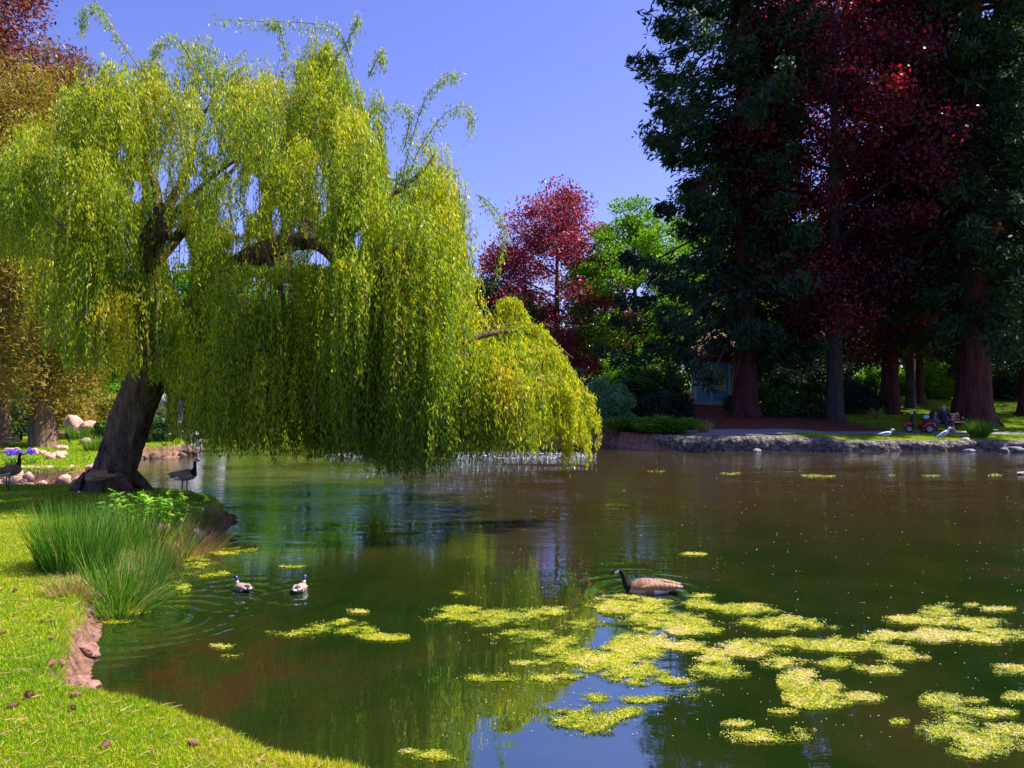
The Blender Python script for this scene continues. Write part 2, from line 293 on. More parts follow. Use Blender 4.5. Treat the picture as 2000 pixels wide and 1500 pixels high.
def build_ground():
    xs = np.concatenate([[-500, -250, -120, -80, -55, -40], np.arange(-30, -16, 0.4), np.arange(-16, -6, 0.11), np.arange(-6, -2.4, 0.055), np.arange(-2.4, 1.4, 0.11), np.arange(1.4, 28, 0.25), np.arange(28, 50, 1.0), [60, 80, 120, 250, 500]])
    ys = np.concatenate([[-200, -80, -30, -12, -7], np.arange(-5, 2, 0.5), np.arange(2, 5.4, 0.11), np.arange(5.4, 13, 0.06), np.arange(13, 21.5, 0.11), np.arange(21.5, 41, 0.22), np.arange(41, 62, 0.7), [66, 72, 80, 95, 120, 180, 300, 600]])
    X, Y = np.meshgrid(xs, ys); Z = H(X, Y); S = sdf(X, Y).reshape(X.shape)
    ny, nx = X.shape; V = np.stack([X, Y, Z], -1).reshape(-1, 3)
    i = np.arange(ny-1)[:, None]*nx+np.arange(nx-1)[None]; Q = np.stack([i, i+1, i+1+nx, i+nx], -1).reshape(-1, 4)
    n = fnoise(X, Y, 0.9, 5)
    # r = mulch, g = bare earth bank, b = lawn
    mul = sstep(0.3, 0.7, (Y > 36.9+0.5*n)*1.0)*(1-sstep(18.6, 19.6, X+n*0.6+(Y-40)*0.25))*(X > 2)
    mul = np.maximum(mul, ((X < 6.5) & (X > 1.5) & (Y > 31) & (S > 0))*1.0)
    mul = np.maximum(mul, sstep(33, 36, Y-0.1*(X+20))*(X < -21)*.6)
    ear = np.maximum(sstep(0.17, 0.06, S+0.04*n), 0)*(1-(X < 1.5)*(Y > 33))
    C = np.stack([mul, ear, np.zeros_like(mul), np.ones_like(mul)], -1).reshape(-1, 4)
    m, t, b = mat('ground_soil_and_lawn')
    at = nd(t, 'ShaderNodeAttribute'); at.attribute_name = 'zone'; sp = nd(t, 'ShaderNodeSeparateColor'); t.links.new(at.outputs['Color'], sp.inputs[0])
    n1 = noise_n(t, 1.1, 5, 0.65); n2 = noise_n(t, 45, 4, 0.75); n3 = noise_n(t, 9, 5, 0.7)
    mx = nd(t, 'ShaderNodeMath', operation='MULTIPLY_ADD'); mx.inputs[1].default_value = 0.45; t.links.new(n2.outputs[0], mx.inputs[0])
    m2 = nd(t, 'ShaderNodeMath', operation='MULTIPLY'); m2.inputs[1].default_value = 0.6; t.links.new(n1.outputs[0], m2.inputs[0]); t.links.new(m2.outputs[0], mx.inputs[2])
    lawn = ramp(t, mx.outputs[0], [(0.36, (0.03, 0.10, 0.003)), (0.5, (0.10, 0.20, 0.005)), (0.64, (0.26, 0.28, 0.010)), (0.74, (0.42, 0.28, 0.07))])
    mulch = ramp(t, n3.outputs[0], [(0.3, (0.06, 0.018, 0.014)), (0.55, (0.24, 0.08, 0.05)), (0.75, (0.46, 0.21, 0.13))])
    earth = ramp(t, n3.outputs[0], [(0.3, (0.09, 0.045, 0.03)), (0.5, (0.30, 0.16, 0.11)), (0.72, (0.50, 0.30, 0.22))])
    a = nd(t, 'ShaderNodeMix', data_type='RGBA'); t.links.new(sp.outputs[0], a.inputs[0]); t.links.new(lawn.outputs[0], a.inputs[6]); t.links.new(mulch.outputs[0], a.inputs[7])
    c = nd(t, 'ShaderNodeMix', data_type='RGBA'); t.links.new(sp.outputs[1], c.inputs[0]); t.links.new(a.outputs[2], c.inputs[6]); t.links.new(earth.outputs[0], c.inputs[7])
    t.links.new(c.outputs[2], b.inputs['Base Color']); b.inputs['Roughness'].default_value = 0.95; b.inputs['Specular IOR Level'].default_value = 0.1
    ad = nd(t, 'ShaderNodeMath', operation='ADD'); t.links.new(n2.outputs[0], ad.inputs[0]); t.links.new(n3.outputs[0], ad.inputs[1])
    bn = nd(t, 'ShaderNodeBump'); bn.inputs['Strength'].default_value = 1.0; bn.inputs['Distance'].default_value = 0.05; t.links.new(ad.outputs[0], bn.inputs['Height']); t.links.new(bn.outputs[0], b.inputs['Normal'])
    o = np_mesh('ground', V, Q, m, smooth=True, attr={'zone': C}); prop(o, kind='structure')
build_ground()

# path along the right bank
def build_path():
    ts = np.linspace(0, 1, 130); cx = 7.2+ts*40; V = []; Q = []
    for i, x in enumerate(cx):
        y0 = np.interp(x, [7.2, 8.2, 11, 13, 16, 22, 47], [34.2, 32.7, 32.8, 33.6, 35.6, 35.9, 33.0]); y1 = np.interp(x, [7.2, 8.2, 11, 14, 18, 22, 47], [34.8, 35.9, 36.8, 37.2, 37.3, 37.4, 34.6])
        for k in range(9):
            y = y0+(y1-y0)*k/8; V.append((x, y, 0))
    V = np.array(V); V[:, 2] = H(V[:, 0], V[:, 1])+0.03
    for i in range(len(cx)-1):
        for k in range(8): Q.append((i*9+k, (i+1)*9+k, (i+1)*9+k+1, i*9+k+1))
    m = simple('path_gravel', (0.17, 0.17, 0.20), 0.9, var=0.3, scale=30, bump=0.4, c2=(0.30, 0.28, 0.30))
    prop(np_mesh('path', V, Q, m, smooth=True), kind='structure')
build_path()

# ------------------------------------------------------------------ water
def build_water():
    m, t, b = mat('pond_water'); t.nodes.remove(b)
    tc = nd(t, 'ShaderNodeTexCoord'); pos = tc.outputs['Object']
    sep = nd(t, 'ShaderNodeSeparateXYZ'); t.links.new(pos, sep.inputs[0])
    def math_(op, a, b_=None, c_=None):
        n = nd(t, 'ShaderNodeMath', operation=op)
        for i, v_ in enumerate((a, b_, c_)):
            if v_ is None: continue
            if isinstance(v_, (int, float)): n.inputs[i].default_value = v_
            else: t.links.new(v_, n.inputs[i])
        return n.outputs[0]
    def nz(scale, detail, stretch, rough=0.5, dist=0.0):
        mp = nd(t, 'ShaderNodeMapping'); mp.inputs['Scale'].default_value = stretch; mp.inputs['Rotation'].default_value = (0, 0, R(6)); t.links.new(pos, mp.inputs[0])
        n = nd(t, 'ShaderNodeTexNoise'); n.inputs['Scale'].default_value = scale; n.inputs['Detail'].default_value = detail; n.inputs['Roughness'].default_value = rough; n.inputs['Distortion'].default_value = dist
        t.links.new(mp.outputs[0], n.inputs['Vector']); return n.outputs[0]
    def ss(v_, a, b_):
        n = nd(t, 'ShaderNodeMapRange', interpolation_type='SMOOTHSTEP'); n.inputs[1].default_value = a; n.inputs[2].default_value = b_; t.links.new(v_, n.inputs[0]); return n.outputs[0]
    def dist(cx, cy):
        a = math_('SUBTRACT', sep.outputs[0], cx); c = math_('SUBTRACT', sep.outputs[1], cy)
        return math_('SQRT', math_('ADD', math_('MULTIPLY', a, a), math_('MULTIPLY', c, c)))
    far = ss(sep.outputs[1], 8.0, 19.0)
    dfo = dist(-2.2, 29.5); fount = ss(dfo, 15.0, 2.0)
    small = nz(7.0, 3, (0.45, 1.25, 1), 0.55, 0.3); mid = nz(1.8, 2, (0.5, 1.2, 1), 0.5)
    calm = nz(0.35, 2, (0.6, 1.4, 1))
    amp = math_('ADD', math_('MULTIPLY_ADD', far, 0.0080, 0.0012), math_('MULTIPLY', fount, 0.009))
    amp = math_('MULTIPLY', amp, ss(calm, 0.25, 0.65))
    h = math_('ADD', math_('MULTIPLY', small, amp), math_('MULTIPLY', mid, math_('MULTIPLY_ADD', far, 0.007, 0.004)))
    for (cx, cy, fr, a0, r0) in [(-4.3, 9.1, 26, 0.0060, 1.9), (-3.8, 10.1, 22, 0.0030, 1.4), (-2.9, 10.1, 22, 0.0030, 1.2), (1.9, 10.1, 20, 0.0030, 1.8), (16.6, 24.2, 14, 0.004, 2.0)]:
        d = dist(cx, cy); wv = math_('SINE', math_('MULTIPLY', math_('ADD', d, math_('MULTIPLY', mid, 0.25)), fr))
        h = math_('ADD', h, math_('MULTIPLY', math_('MULTIPLY', wv, ss(d, r0, 0.25)), a0))
    bn = nd(t, 'ShaderNodeBump'); bn.inputs['Strength'].default_value = 1.0; bn.inputs['Distance'].default_value = 1.0; t.links.new(h, bn.inputs['Height'])
    # murky body: olive green, brown where the bed is shallow near the bank
    nb = nz(0.5, 4, (1, 1, 1), 0.6, 0.5)
    body = ramp(t, nb, [(0.35, (0.007, 0.020, 0.003)), (0.55, (0.016, 0.026, 0.004)), (0.75, (0.032, 0.026, 0.008))])
    shal = math_('MULTIPLY', ss(dist(-3.4, 6.9), 2.6, 0.4), ss(nz(1.6, 4, (1, 1, 1), 0.6), 0.40, 0.62))
    mb = nd(t, 'ShaderNodeMix', data_type='RGBA'); t.links.new(shal, mb.inputs[0]); t.links.new(body.outputs[0], mb.inputs[6]); mb.inputs[7].default_value = (0.038, 0.018, 0.006, 1)
    farc = nd(t, 'ShaderNodeMix', data_type='RGBA'); t.links.new(ss(sep.outputs[1], 9, 22), farc.inputs[0]); t.links.new(mb.outputs[2], farc.inputs[6]); farc.inputs[7].default_value = (0.046, 0.031, 0.011, 1)
    df = nd(t, 'ShaderNodeBsdfDiffuse'); t.links.new(farc.outputs[2], df.inputs[0])
    gl = nd(t, 'ShaderNodeBsdfGlossy'); gl.inputs[0].default_value = (0.80, 0.92, 1.0, 1); gl.inputs[1].default_value = 0.02; t.links.new(bn.outputs[0], gl.inputs['Normal'])
    fr = nd(t, 'ShaderNodeFresnel'); fr.inputs[0].default_value = 1.4; t.links.new(bn.outputs[0], fr.inputs[1])
    fac = math_('MULTIPLY_ADD', fr.outputs[0], 0.64, 0.36)
    mx = nd(t, 'ShaderNodeMixShader'); t.links.new(fac, mx.inputs[0]); t.links.new(df.outputs[0], mx.inputs[1]); t.links.new(gl.outputs[0], mx.inputs[2])
    t.links.new(mx.outputs[0], t.nodes['Material Output'].inputs[0])
    V = [(-60, -2, 0), (60, -2, 0), (60, 60, 0), (-60, 60, 0)]
    V = [(-19, 1, 0), (60, 1, 0), (60, 42, 0), (-19, 42, 0)]
    prop(np_mesh('water', V, [(0, 1, 2, 3)], m), kind='structure')
build_water()

# ------------------------------------------------------------------ willow
def build_willow():
    root = empty('willow_tree', (P(215, 955, 17.3)[0], 17.3, 0.40), 'huge weeping willow leaning over the pond with long yellow green hanging branches', 'willow')
    o0 = np.array(root.location)
    def Q(px, py, d): return P(px, py, d)-o0
    tr = MB()
    tr.tube([Q(205, 975, 17.25), Q(212, 950, 17.25), Q(222, 925, 17.3), Q(240, 870, 17.3), Q(262, 800, 17.4), Q(285, 735, 17.4), Q(292, 650, 17.5), Q(288, 560, 17.5), Q(292, 490, 17.4), Q(312, 440, 17.3), Q(325, 400, 17.3)],
            [0.60, 0.52, 0.47, 0.455, 0.455, 0.43, 0.30, 0.24, 0.27, 0.25, 0.16], 28, 0.035, 8, ridges=9)
    for a in range(7):     # root flares
        an = a*0.9+0.3; tr.tube([np.array([0.42*math.cos(an), 0.42*math.sin(an), 0.35]), np.array([0.75*math.cos(an), 0.7*math.sin(an), 0.06]), np.array([0.95*math.cos(an), 0.85*math.sin(an), -0.1])], [0.18, 0.11, 0.04], 8, 0.05)
    tr.build('trunk', M['bark_willow'], root)
    limbs = [([(285, 740, 17.4), (345, 660, 17.1), (420, 560, 16.8), (500, 500, 16.5), (590, 470, 16.3), (640, 490, 16.2), (690, 560, 16.1), (760, 650, 16.0)], [.34, .28, .25, .24, .21, .15, .10, .05]),
             ([(585, 475, 16.3), (600, 430, 16.6), (590, 380, 16.9), (600, 300, 17.2), (630, 200, 17.4), (665, 140, 17.5)], [.17, .14, .11, .08, .05, .02]),
             ([(520, 495, 16.4), (545, 560, 16.2), (560, 620, 16.0)], [.09, .06, .03]),
             ([(290, 640, 17.5), (340, 690, 17.0), (440, 725, 17.2), (560, 715, 17.0), (740, 690, 16.2), (880, 672, 15.0), (980, 648, 15.4), (1060, 660, 15.8), (1120, 700, 16)], [.20, .16, .13, .11, .09, .07, .05, .035, .015]),
             ([(312, 440, 17.3), (300, 350, 17.5), (250, 240, 17.8), (205, 150, 18), (190, 130, 18)], [.14, .09, .05, .025, .01]),
             ([(320, 420, 17.3), (365, 330, 18.0), (395, 230, 18.5), (450, 150, 18.6)], [.12, .08, .04, .015]),
             ([(312, 455, 17.3), (345, 462, 17.0), (360, 440, 16.8)], [.14, .11, .10]),
             ([(288, 560, 17.5), (200, 500, 17.8), (110, 420, 18.0), (50, 330, 18)], [.13, .09, .05, .02]),
             ([(640, 490, 16.2), (740, 400, 16.6), (820, 340, 17), (850, 300, 17.2)], [.11, .07, .04, .02]),
             ([(590, 480, 16.3), (650, 420, 18), (720, 360, 19.5), (780, 350, 20)], [.11, .08, .05, .02]),
             ([(300, 520, 17.4), (400, 400, 19.0), (480, 300, 20.5)], [.13, .09, .03]),
             ([(285, 600, 17.5), (230, 540, 16), (160, 480, 15), (100, 420, 14.5)], [.12, .08, .05, .02]),
             ([(330, 430, 17.3), (390, 370, 17.5), (450, 320, 17.6), (520, 290, 17.6)], [.10, .06, .04, .015])]
    for pts, rad in limbs:
        MB().tube([Q(*p) for p in pts], rad, 10, 0.06, 6, ridges=3).build('branch', M['bark_willow'], root)
    topx = [-10, 30, 100, 180, 215, 260, 330, 400, 450, 520, 600, 690, 735, 750, 800, 850, 900, 940, 960, 950, 985, 1000, 1080, 1130, 1165]
    topy = [270, 215, 145, 90, 80, 115, 95, 75, 110, 70, 75, 80, 120, 225, 265, 255, 290, 350, 430, 560, 590, 615, 650, 735, 800]
    tx = np.array(topx, float); ty = np.array(topy, float); k = np.argsort(tx, kind='stable'); tx = tx[k]; ty = ty[k]
    bx = [-10, 60, 120, 190, 230, 300, 335, 360, 430, 500, 560, 640, 700, 760, 830, 880, 960, 1030, 1090, 1130, 1170]
    by = [400, 470, 660, 740, 730, 745, 870, 880, 885, 880, 890, 905, 870, 915, 912, 870, 885, 870, 878, 830, 830]
    gaps = [(268, 375, 12, 26), (236, 300, 10, 18), (455, 330, 14, 22), (700, 470, 12, 26), (468, 440, 12, 26), (352, 520, 26, 60), (500, 565, 46, 26), (560, 575, 20, 30), (360, 570, 20, 35), (318, 350, 14, 20), (418, 290, 10, 20), (496, 380, 16, 40), (540, 430, 12, 30), (630, 505, 24, 20), (315, 800, 16, 60), (355, 800, 12, 30), (240, 860, 50, 100)]
    n_c = 1200; Cs = []; As = []; Ls = []; vs_ = []; tw = MB(); ntw = 0
    boughs = []; hem = []
    for i in range(262):
        bpx = rng.uniform(10, 1015) if i % 4 else rng.uniform(700, 1015); be = rng.uniform(-1, 1); be = math.copysign(abs(be)**0.6, be)
        bq = rng.random()**1.1
        if i >= 205: bpx = rng.uniform(330, 640) if i % 3 else rng.uniform(640, 900); be = rng.uniform(-1, .3); bq = rng.uniform(.55, 1.0)
        if 905 < bpx < 945 and i % 2: bpx -= 60
        hem.append((rng.exponential(24) if i % 3 else 0, rng.uniform(-.15, .75) if i % 3 else -.1)); boughs.append((bpx, be, bq, rng.normal(0, .13)-(.16 if 620 < bpx < 850 and bq > .3 else 0)+(.05 if bpx > 860 else 0), rng.uniform(.7, 1.35)))  # shaded right curtain darker, bright skirt lighter: light painted into the leaf tone
    for i in range(n_c):
        bo = boughs[i % 262]; px = bo[0]+rng.normal(0, 13); low = px > 945
        if px > 930 and rng.random() < .52: continue
        e = float(np.clip(bo[1]+rng.normal(0, .05), -1, 1))
        hw = (3.3 if px < 650 else 3.9) if not low else 1.9
        d = ((18.0 if px < 650 else 17.5) if not low else 15.8)+e*hw
        if 845 < px <= 945 and rng.random() < 0.5: d = 15.8+e*1.9; ylow = True
        else: ylow = low
        pxo = px+(34 if 560 < px < 735 or 865 < px < 945 else 52 if low else 0)
        T = float(np.interp(pxo, tx, ty))+(10 if low else 0)+min(90, hem[i % 262][0]) if not (ylow and not low) else rng.uniform(650, 700)
        Bt = float(np.interp(px, bx, by))
        if px < 215: T += 10
        topz = P(px, T, d)[2]-(1-math.sqrt(max(0, 1-e*e)))*(3.2 if not ylow else 1.0)
        botz = P(px, Bt, min(d, 17) if not ylow else min(d, 15.8))[2]+hem[i % 262][1]
        q = min(1, max(0, bo[2]+rng.normal(0, .045)))
        if rng.random() < 0.14: q *= 0.12
        z0 = topz-q*max(0.3, (topz-botz-1.1)); x0 = (px-1000)*d/F
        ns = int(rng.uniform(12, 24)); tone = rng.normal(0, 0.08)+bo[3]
        az0 = rng.uniform(0, 2*math.pi); spread = rng.uniform(0.16, 0.5)
        for s in range(ns):
            az = az0+rng.normal(0, 1.0); u = np.array([math.cos(az), math.sin(az), 0]); jit = rng.normal(size=3)*np.array([spread*.55, spread*.55, 0.16])
            p0 = np.array([x0, d, z0])+jit
            Ln = rng.uniform(0.8, 2.3)*(0.75 if ylow else 1.0)*bo[4]*(1.25 if px > 640 and not ylow else 1)
            if q < 0.1: Ln *= 0.75
            Ln = min(Ln, max(0.0, p0[2]-botz-rng.uniform(-0.15, 0.25)))
            if Ln < 0.25: continue
            nl = int(Ln/0.030); tt = (np.arange(nl)+rng.random(nl))/nl
            reach = rng.uniform(0.1, 0.6)*(1.0 if ylow else (.55 if px > 620 else 1))
            pts = p0+u*(reach*(1-np.exp(-3*tt)))[:, None]
            pts[:, 2] += 0.16*np.sin(np.minimum(tt*5, math.pi))*reach*2-Ln*tt**1.25
            pp = 1000+pts[:, 0]*F/pts[:, 1]; py_ = 750+(CH-pts[:, 2])*F/pts[:, 1]
            keep = np.ones(nl, bool)
            for (gx, gy, rx, ry) in gaps:
                keep &= ~((((pp-gx)/rx)**2+((py_-gy)/ry)**2 < 1) & (rng.random() < 0.9))
            for (gx, gy, rx, ry, pr) in ((545, 492, 105, 34, .93), (590, 455, 30, 34, .9), (300, 470, 30, 70, .85), (296, 640, 24, 70, .6), (340, 462, 30, 22, .8), (262, 830, 75, 90, .95)):
                keep &= ~((((pp-gx)/rx)**2+((py_-gy)/ry)**2 < 1) & (pts[:, 1] < 17.0) & (rng.random() < pr))
            if 750 < px < 905 and d > 0: keep &= ~((py_ < 330) & (rng.random() < 0.55))
            pts = pts[keep]; nl = len(pts)
            if nl == 0: continue
            tt = tt[keep]
            Cs.append(pts+rng.normal(size=(nl, 3))*0.035)
            side = rng.normal(size=(nl, 3))*np.array([.40, .40, .2]); As.append(np.array([0, 0, -1.0])+side+u*0.25*(1-tt)[:, None])
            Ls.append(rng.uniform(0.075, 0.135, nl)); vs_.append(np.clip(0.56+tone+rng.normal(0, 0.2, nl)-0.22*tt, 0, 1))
            if s % 5 == 0 and nl > 4:
                k3 = pts[:: max(1, nl//3)]; tw.tube(k3, np.full(len(k3), 0.006), 3, 0, 0, cap=False)
    # arching sprays at the tip of the low skirt, short strands hanging under each
    for pts, dd in (([(960, 640), (1020, 632), (1065, 650), (1090, 700)], 15.6), ([(990, 690), (1060, 680), (1100, 700), (1122, 760)], 15.2), ([(1020, 730), (1090, 722), (1140, 755), (1160, 815)], 15.8), ([(1000, 660), (1050, 655), (1080, 672), (1100, 715)], 16.4), ([(1030, 780), (1090, 770), (1130, 800), (1142, 850)], 15.3), ([(1040, 740), (1085, 735), (1110, 760), (1118, 800)], 14.8), ([(960, 600), (990, 585), (1012, 592), (1025, 620)], 16.0), ([(1020, 820), (1075, 815), (1100, 835), (1112, 870)], 15.6)):
        pl = np.array([P(a, b_, dd) for a, b_ in pts]); cp = catmull(pl, 12); tw.tube(pl, np.linspace(0.022, 0.006, len(pl)), 4, 0, 5, cap=False)
        for p0 in cp[4::4]:
            for r_ in range(9):
                Ln = rng.uniform(.25, .75); nl = int(Ln/.022); tt = rng.random(nl); q0 = p0+rng.normal(size=3)*np.array([.045, .10, .03]); u = np.array([rng.normal(.1, .3), rng.normal(0, .4), 0])
                q = q0+u*(.22*(1-np.exp(-3*tt)))[:, None]; q[:, 2] -= Ln*tt**1.15; q[:, 2] += .05*np.sin(tt*3); q = q[q[:, 2] > 1.0+rng.uniform(-.3, .2)]; nl = len(q)
                if nl < 2: continue
                Cs.append(q+rng.normal(size=(nl, 3))*.025); As.append(np.array([.15, 0, -1.0])+rng.normal(size=(nl, 3))*.42); Ls.append(rng.uniform(.08, .13, nl)); vs_.append(np.clip(rng.normal(.62, .2, nl), 0, 1))
    # long whips that stick out of the crown top
    for pts in ([(690, 130), (660, 60), (600, 45), (520, 42), (420, 38)], [(640, 140), (690, 60), (700, 25)], [(270, 130), (215, 50), (190, 12), (165, 25), (160, 60)], [(380, 130), (345, 75), (310, 85), (300, 105)], [(770, 420), (795, 310), (830, 195), (870, 150), (895, 150)], [(775, 400), (820, 290), (870, 222), (915, 210), (920, 260)], [(720, 150), (745, 100), (750, 130)], [(930, 380), (960, 400), (985, 450), (970, 530)], [(790, 290), (800, 220), (770, 200)], [(560, 120), (545, 50), (520, 40)]):
        pl = [Q(a, b_, 17.2) for a, b_ in pts]; tw.tube(np.array(pl)+o0, np.linspace(0.014, 0.004, len(pl)), 4, 0, 5, cap=False)
        cp = catmull(pl, 34); cc = cp[len(cp)//12:]; cc = np.repeat(cc, 4, 0)+rng.normal(size=(len(cc)*4, 3))*0.06; cc[:, 2] -= np.abs(rng.normal(0, .11, len(cc)))
        Cs.append(cc+o0); As.append(np.array([0, 0, -1.])+rng.normal(size=cc.shape)*.6); Ls.append(np.full(len(cc), .11)); vs_.append(rng.random(len(cc))*.5+.2)
    C = np.vstack(Cs)-o0; print('willow leaves', len(C))
    Lf = np.concatenate(Ls)
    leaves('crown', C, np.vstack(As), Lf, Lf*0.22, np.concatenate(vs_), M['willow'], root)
    o = tw.build('twigs', M['twig'], root); o.location = tuple(-o0)
    return root
willow = build_willow()

# ------------------------------------------------------------------ other trees
def put_trunk(root, pts, rad, m, sides=16, rough=0.03, ridges=7, flare=True, name='trunk', extra=None):
    t = MB(); t.tube(pts, rad, sides, rough, 6, ridges=ridges, seed=random.random()*6)
    if flare:
        r0 = rad[1]*.95
        for a in range(8):
            an = a*0.785+random.random()*0.4; c, s = math.cos(an), math.sin(an)
            t.tube([np.array([r0*.55*c, r0*.55*s, r0*1.5]), np.array([r0*.95*c, r0*.95*s, r0*0.45]), np.array([r0*1.5*c, r0*1.5*s, -0.12])], [r0*.34, r0*.26, r0*.08], 6, 0.05, 4)
    for p_, r_ in (extra or []): t.tube(p_, r_, 6, 0.05, 3, cap=False)
    return t.build(name, m, root)
def deciduous(name, label, cat, x, y, h, rad, trunk_r, crown_lo, mleaf, mbark, n_leaf, leaf=0.16, clumps=90, group=None, lean=(0, 0), squash=1.0, shape=1.0, droop=0.0, tone=0.0, flare=True, narrow=.62):
    z = Hs(x, y); root = empty(name, (x, y, z), label, cat, group)
    cz = (h+crown_lo)/2; rz_ = (h-crown_lo)/2
    u = unit(rng.normal(size=(clumps, 3))); rr = rng.uniform(0.35, 1.0, clumps)**0.55
    cen = u*rr[:, None]; cen[:, 2] *= rz_; k = np.clip(1-0.35*shape*(cen[:, 2]/rz_), .3, 1.4)[:, None]
    cen[:, :2] *= rad*squash*k; cen += np.array([lean[0], lean[1], cz])
    crs = rng.uniform(0.55, 1.25, clumps)*rad*0.24
    n = n_leaf//clumps; C = []; A = []; v_ = []
    for i in range(clumps):
        g = rng.normal(size=(n, 3)); g = unit(g)*(rng.random((n, 1))**0.45)*crs[i]*np.array([1.25, 1.25, 0.75]); g[:, 2] -= droop*rng.random(n)*crs[i]
        C.append(cen[i]+g); A.append(rng.normal(size=(n, 3))+np.array([0, 0, -0.5])); v_.append(np.clip(rng.normal(0.5+tone, .22, n)+rng.normal(0, .1), 0, 1))
    base = np.array([0, 0, 0.]); top = np.array([lean[0]*0.8, lean[1]*.8, h*0.8])
    mid = [base+np.array([0, 0, -.2]), np.array([lean[0]*.1, 0, 1.2]), np.array([lean[0]*.3, lean[1]*.3, crown_lo+rz_*.2]), np.array([lean[0]*.6, lean[1]*.6, cz]), top]
    ex = []
    for i in rng.permutation(clumps)[:min(26, clumps)]:
        c = cen[i]; zt = max(crown_lo*0.8, min(c[2]-0.35*np.hypot(c[0], c[1]), h*.75)); f = zt/(h*.8); s0 = np.array([lean[0]*.8*f, lean[1]*.8*f, zt])
        ex.append(([s0, s0+(c-s0)*0.5+np.array([0, 0, .4]), c], [trunk_r*0.38*(1-f*.5), trunk_r*.18, 0.02]))
    put_trunk(root, mid, [trunk_r*1.25, trunk_r, trunk_r*.85, trunk_r*.5, 0.05], mbark, 14, 0.03, 6, flare, extra=ex)
    sz = rng.uniform(0.7, 1.3, n*clumps)*leaf
    leaves('crown', np.vstack(C), np.vstack(A), sz, sz*narrow, np.concatenate(v_), mleaf, root)
    return root
def conifer(name, label, x, y, h, rad, trunk_r, lo, mleaf, mbark, nb=90, n_leaf=45000, leaf=0.30, profile=None, cat='conifer', group=None, tone=0.0, cull=None, low_droop=1.0, asym=(1, 1)):
    z = Hs(x, y); root = empty(name, (x, y, z), label, cat, group)
    C = []; A = []; v_ = []; ex = []; per = n_leaf//nb
    for i in range(nb):
        f = (i+random.random())/nb; hz = lo+(h-lo)*f*0.97; az = i*2.399+rng.normal(0, .35)
        Lb = rad*(profile(f) if profile else (1-f)**0.6+0.05)*rng.uniform(0.55, 1.12); u = np.array([math.cos(az), math.sin(az), 0]); Lb *= 1+(asym[0]-1)*max(0, u[0])+(asym[1]-1)*max(0, -u[0])
        dr = rng.uniform(0.18, 0.42)*low_droop
        s0 = np.array([0, 0, hz]); pts = [s0, s0+u*Lb*.4+np.array([0, 0, -dr*Lb*.35]), s0+u*Lb*.75+np.array([0, 0, -dr*Lb*.75]), s0+u*Lb+np.array([0, 0, -dr*Lb*.62])]
        ex.append((pts, [trunk_r*.22*(1-f*.6)+.02, .07, .04, .015]))
        cp = catmull(pts, 12); nk = len(cp)
        sd = np.array([-u[1], u[0], 0])
        ncl = int(7+Lb*1.9); m_ = max(8, per//ncl)
        for k in range(ncl):
            q = rng.uniform(0.06, 1.0)**0.8; p_ = cp[min(nk-1, int(q*nk))]+sd*rng.normal(0, 0.13*Lb*(1.15-q))
            r_ = rng.uniform(0.35, 0.85)*(1.0 if q < .9 else .7)
            g = rng.normal(size=(m_, 3))*np.array([.45, .45, .36])*r_; g[:, 2] -= np.abs(rng.normal(0, .5, m_))*r_*1.0
            C.append(p_+g); A.append(u*0.7+np.array([0, 0, -0.55])+rng.normal(size=(m_, 3))*.55); v_.append(np.clip(rng.normal(.45+tone, .18, m_)+rng.normal(0, .12), 0, 1))
    put_trunk(root, [np.array([0, 0, -.2]), np.array([0, 0, .9]), np.array([.05, 0, 3.5]), np.array([0, .05, h*.45]), np.array([0, 0, h])], [trunk_r*1.45, trunk_r*1.12, trunk_r*.88, trunk_r*.62, 0.04], mbark, 24, 0.025, 11, extra=ex)
    C = np.vstack(C); A = np.vstack(A); v_ = np.concatenate(v_)
    if cull is not None: kk = ~((C[:, 0] > cull[0]) & (C[:, 0] < cull[1]) & (C[:, 2] < cull[2])); C = C[kk]; A = A[kk]; v_ = v_[kk]
    sz = rng.uniform(.7, 1.3, len(C))*leaf
    leaves('crown', C, A, sz, sz*.27, v_, mleaf, root)
    return root
def X(px, d): return (px-1000)*d/F

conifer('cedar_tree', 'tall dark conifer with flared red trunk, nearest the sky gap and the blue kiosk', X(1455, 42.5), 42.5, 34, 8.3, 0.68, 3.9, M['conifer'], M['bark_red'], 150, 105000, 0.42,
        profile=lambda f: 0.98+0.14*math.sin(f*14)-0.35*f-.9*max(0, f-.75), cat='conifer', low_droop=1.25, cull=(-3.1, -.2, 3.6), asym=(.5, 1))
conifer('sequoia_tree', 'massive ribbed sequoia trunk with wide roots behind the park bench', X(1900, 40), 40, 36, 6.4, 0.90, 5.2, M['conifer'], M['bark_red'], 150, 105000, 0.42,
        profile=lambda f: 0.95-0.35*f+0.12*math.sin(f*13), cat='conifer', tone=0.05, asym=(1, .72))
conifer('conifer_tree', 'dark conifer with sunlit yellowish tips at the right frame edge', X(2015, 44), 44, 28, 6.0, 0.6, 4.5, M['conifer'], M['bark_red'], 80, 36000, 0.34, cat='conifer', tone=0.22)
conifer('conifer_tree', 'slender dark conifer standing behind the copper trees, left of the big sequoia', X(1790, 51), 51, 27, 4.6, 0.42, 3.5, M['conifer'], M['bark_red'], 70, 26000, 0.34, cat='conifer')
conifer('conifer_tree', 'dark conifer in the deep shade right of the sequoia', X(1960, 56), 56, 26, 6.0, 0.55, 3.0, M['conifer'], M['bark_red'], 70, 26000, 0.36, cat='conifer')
deciduous('copper_beech_tree', 'copper beech with dark red leaves and smooth grey trunk, between the two big conifers', 'beech', X(1630, 42), 42, 30, 6.2, 0.46, 3.2, M['copper'], M['bark_grey'], 110000, 0.21, 230, shape=0.1, droop=.6, tone=.05)
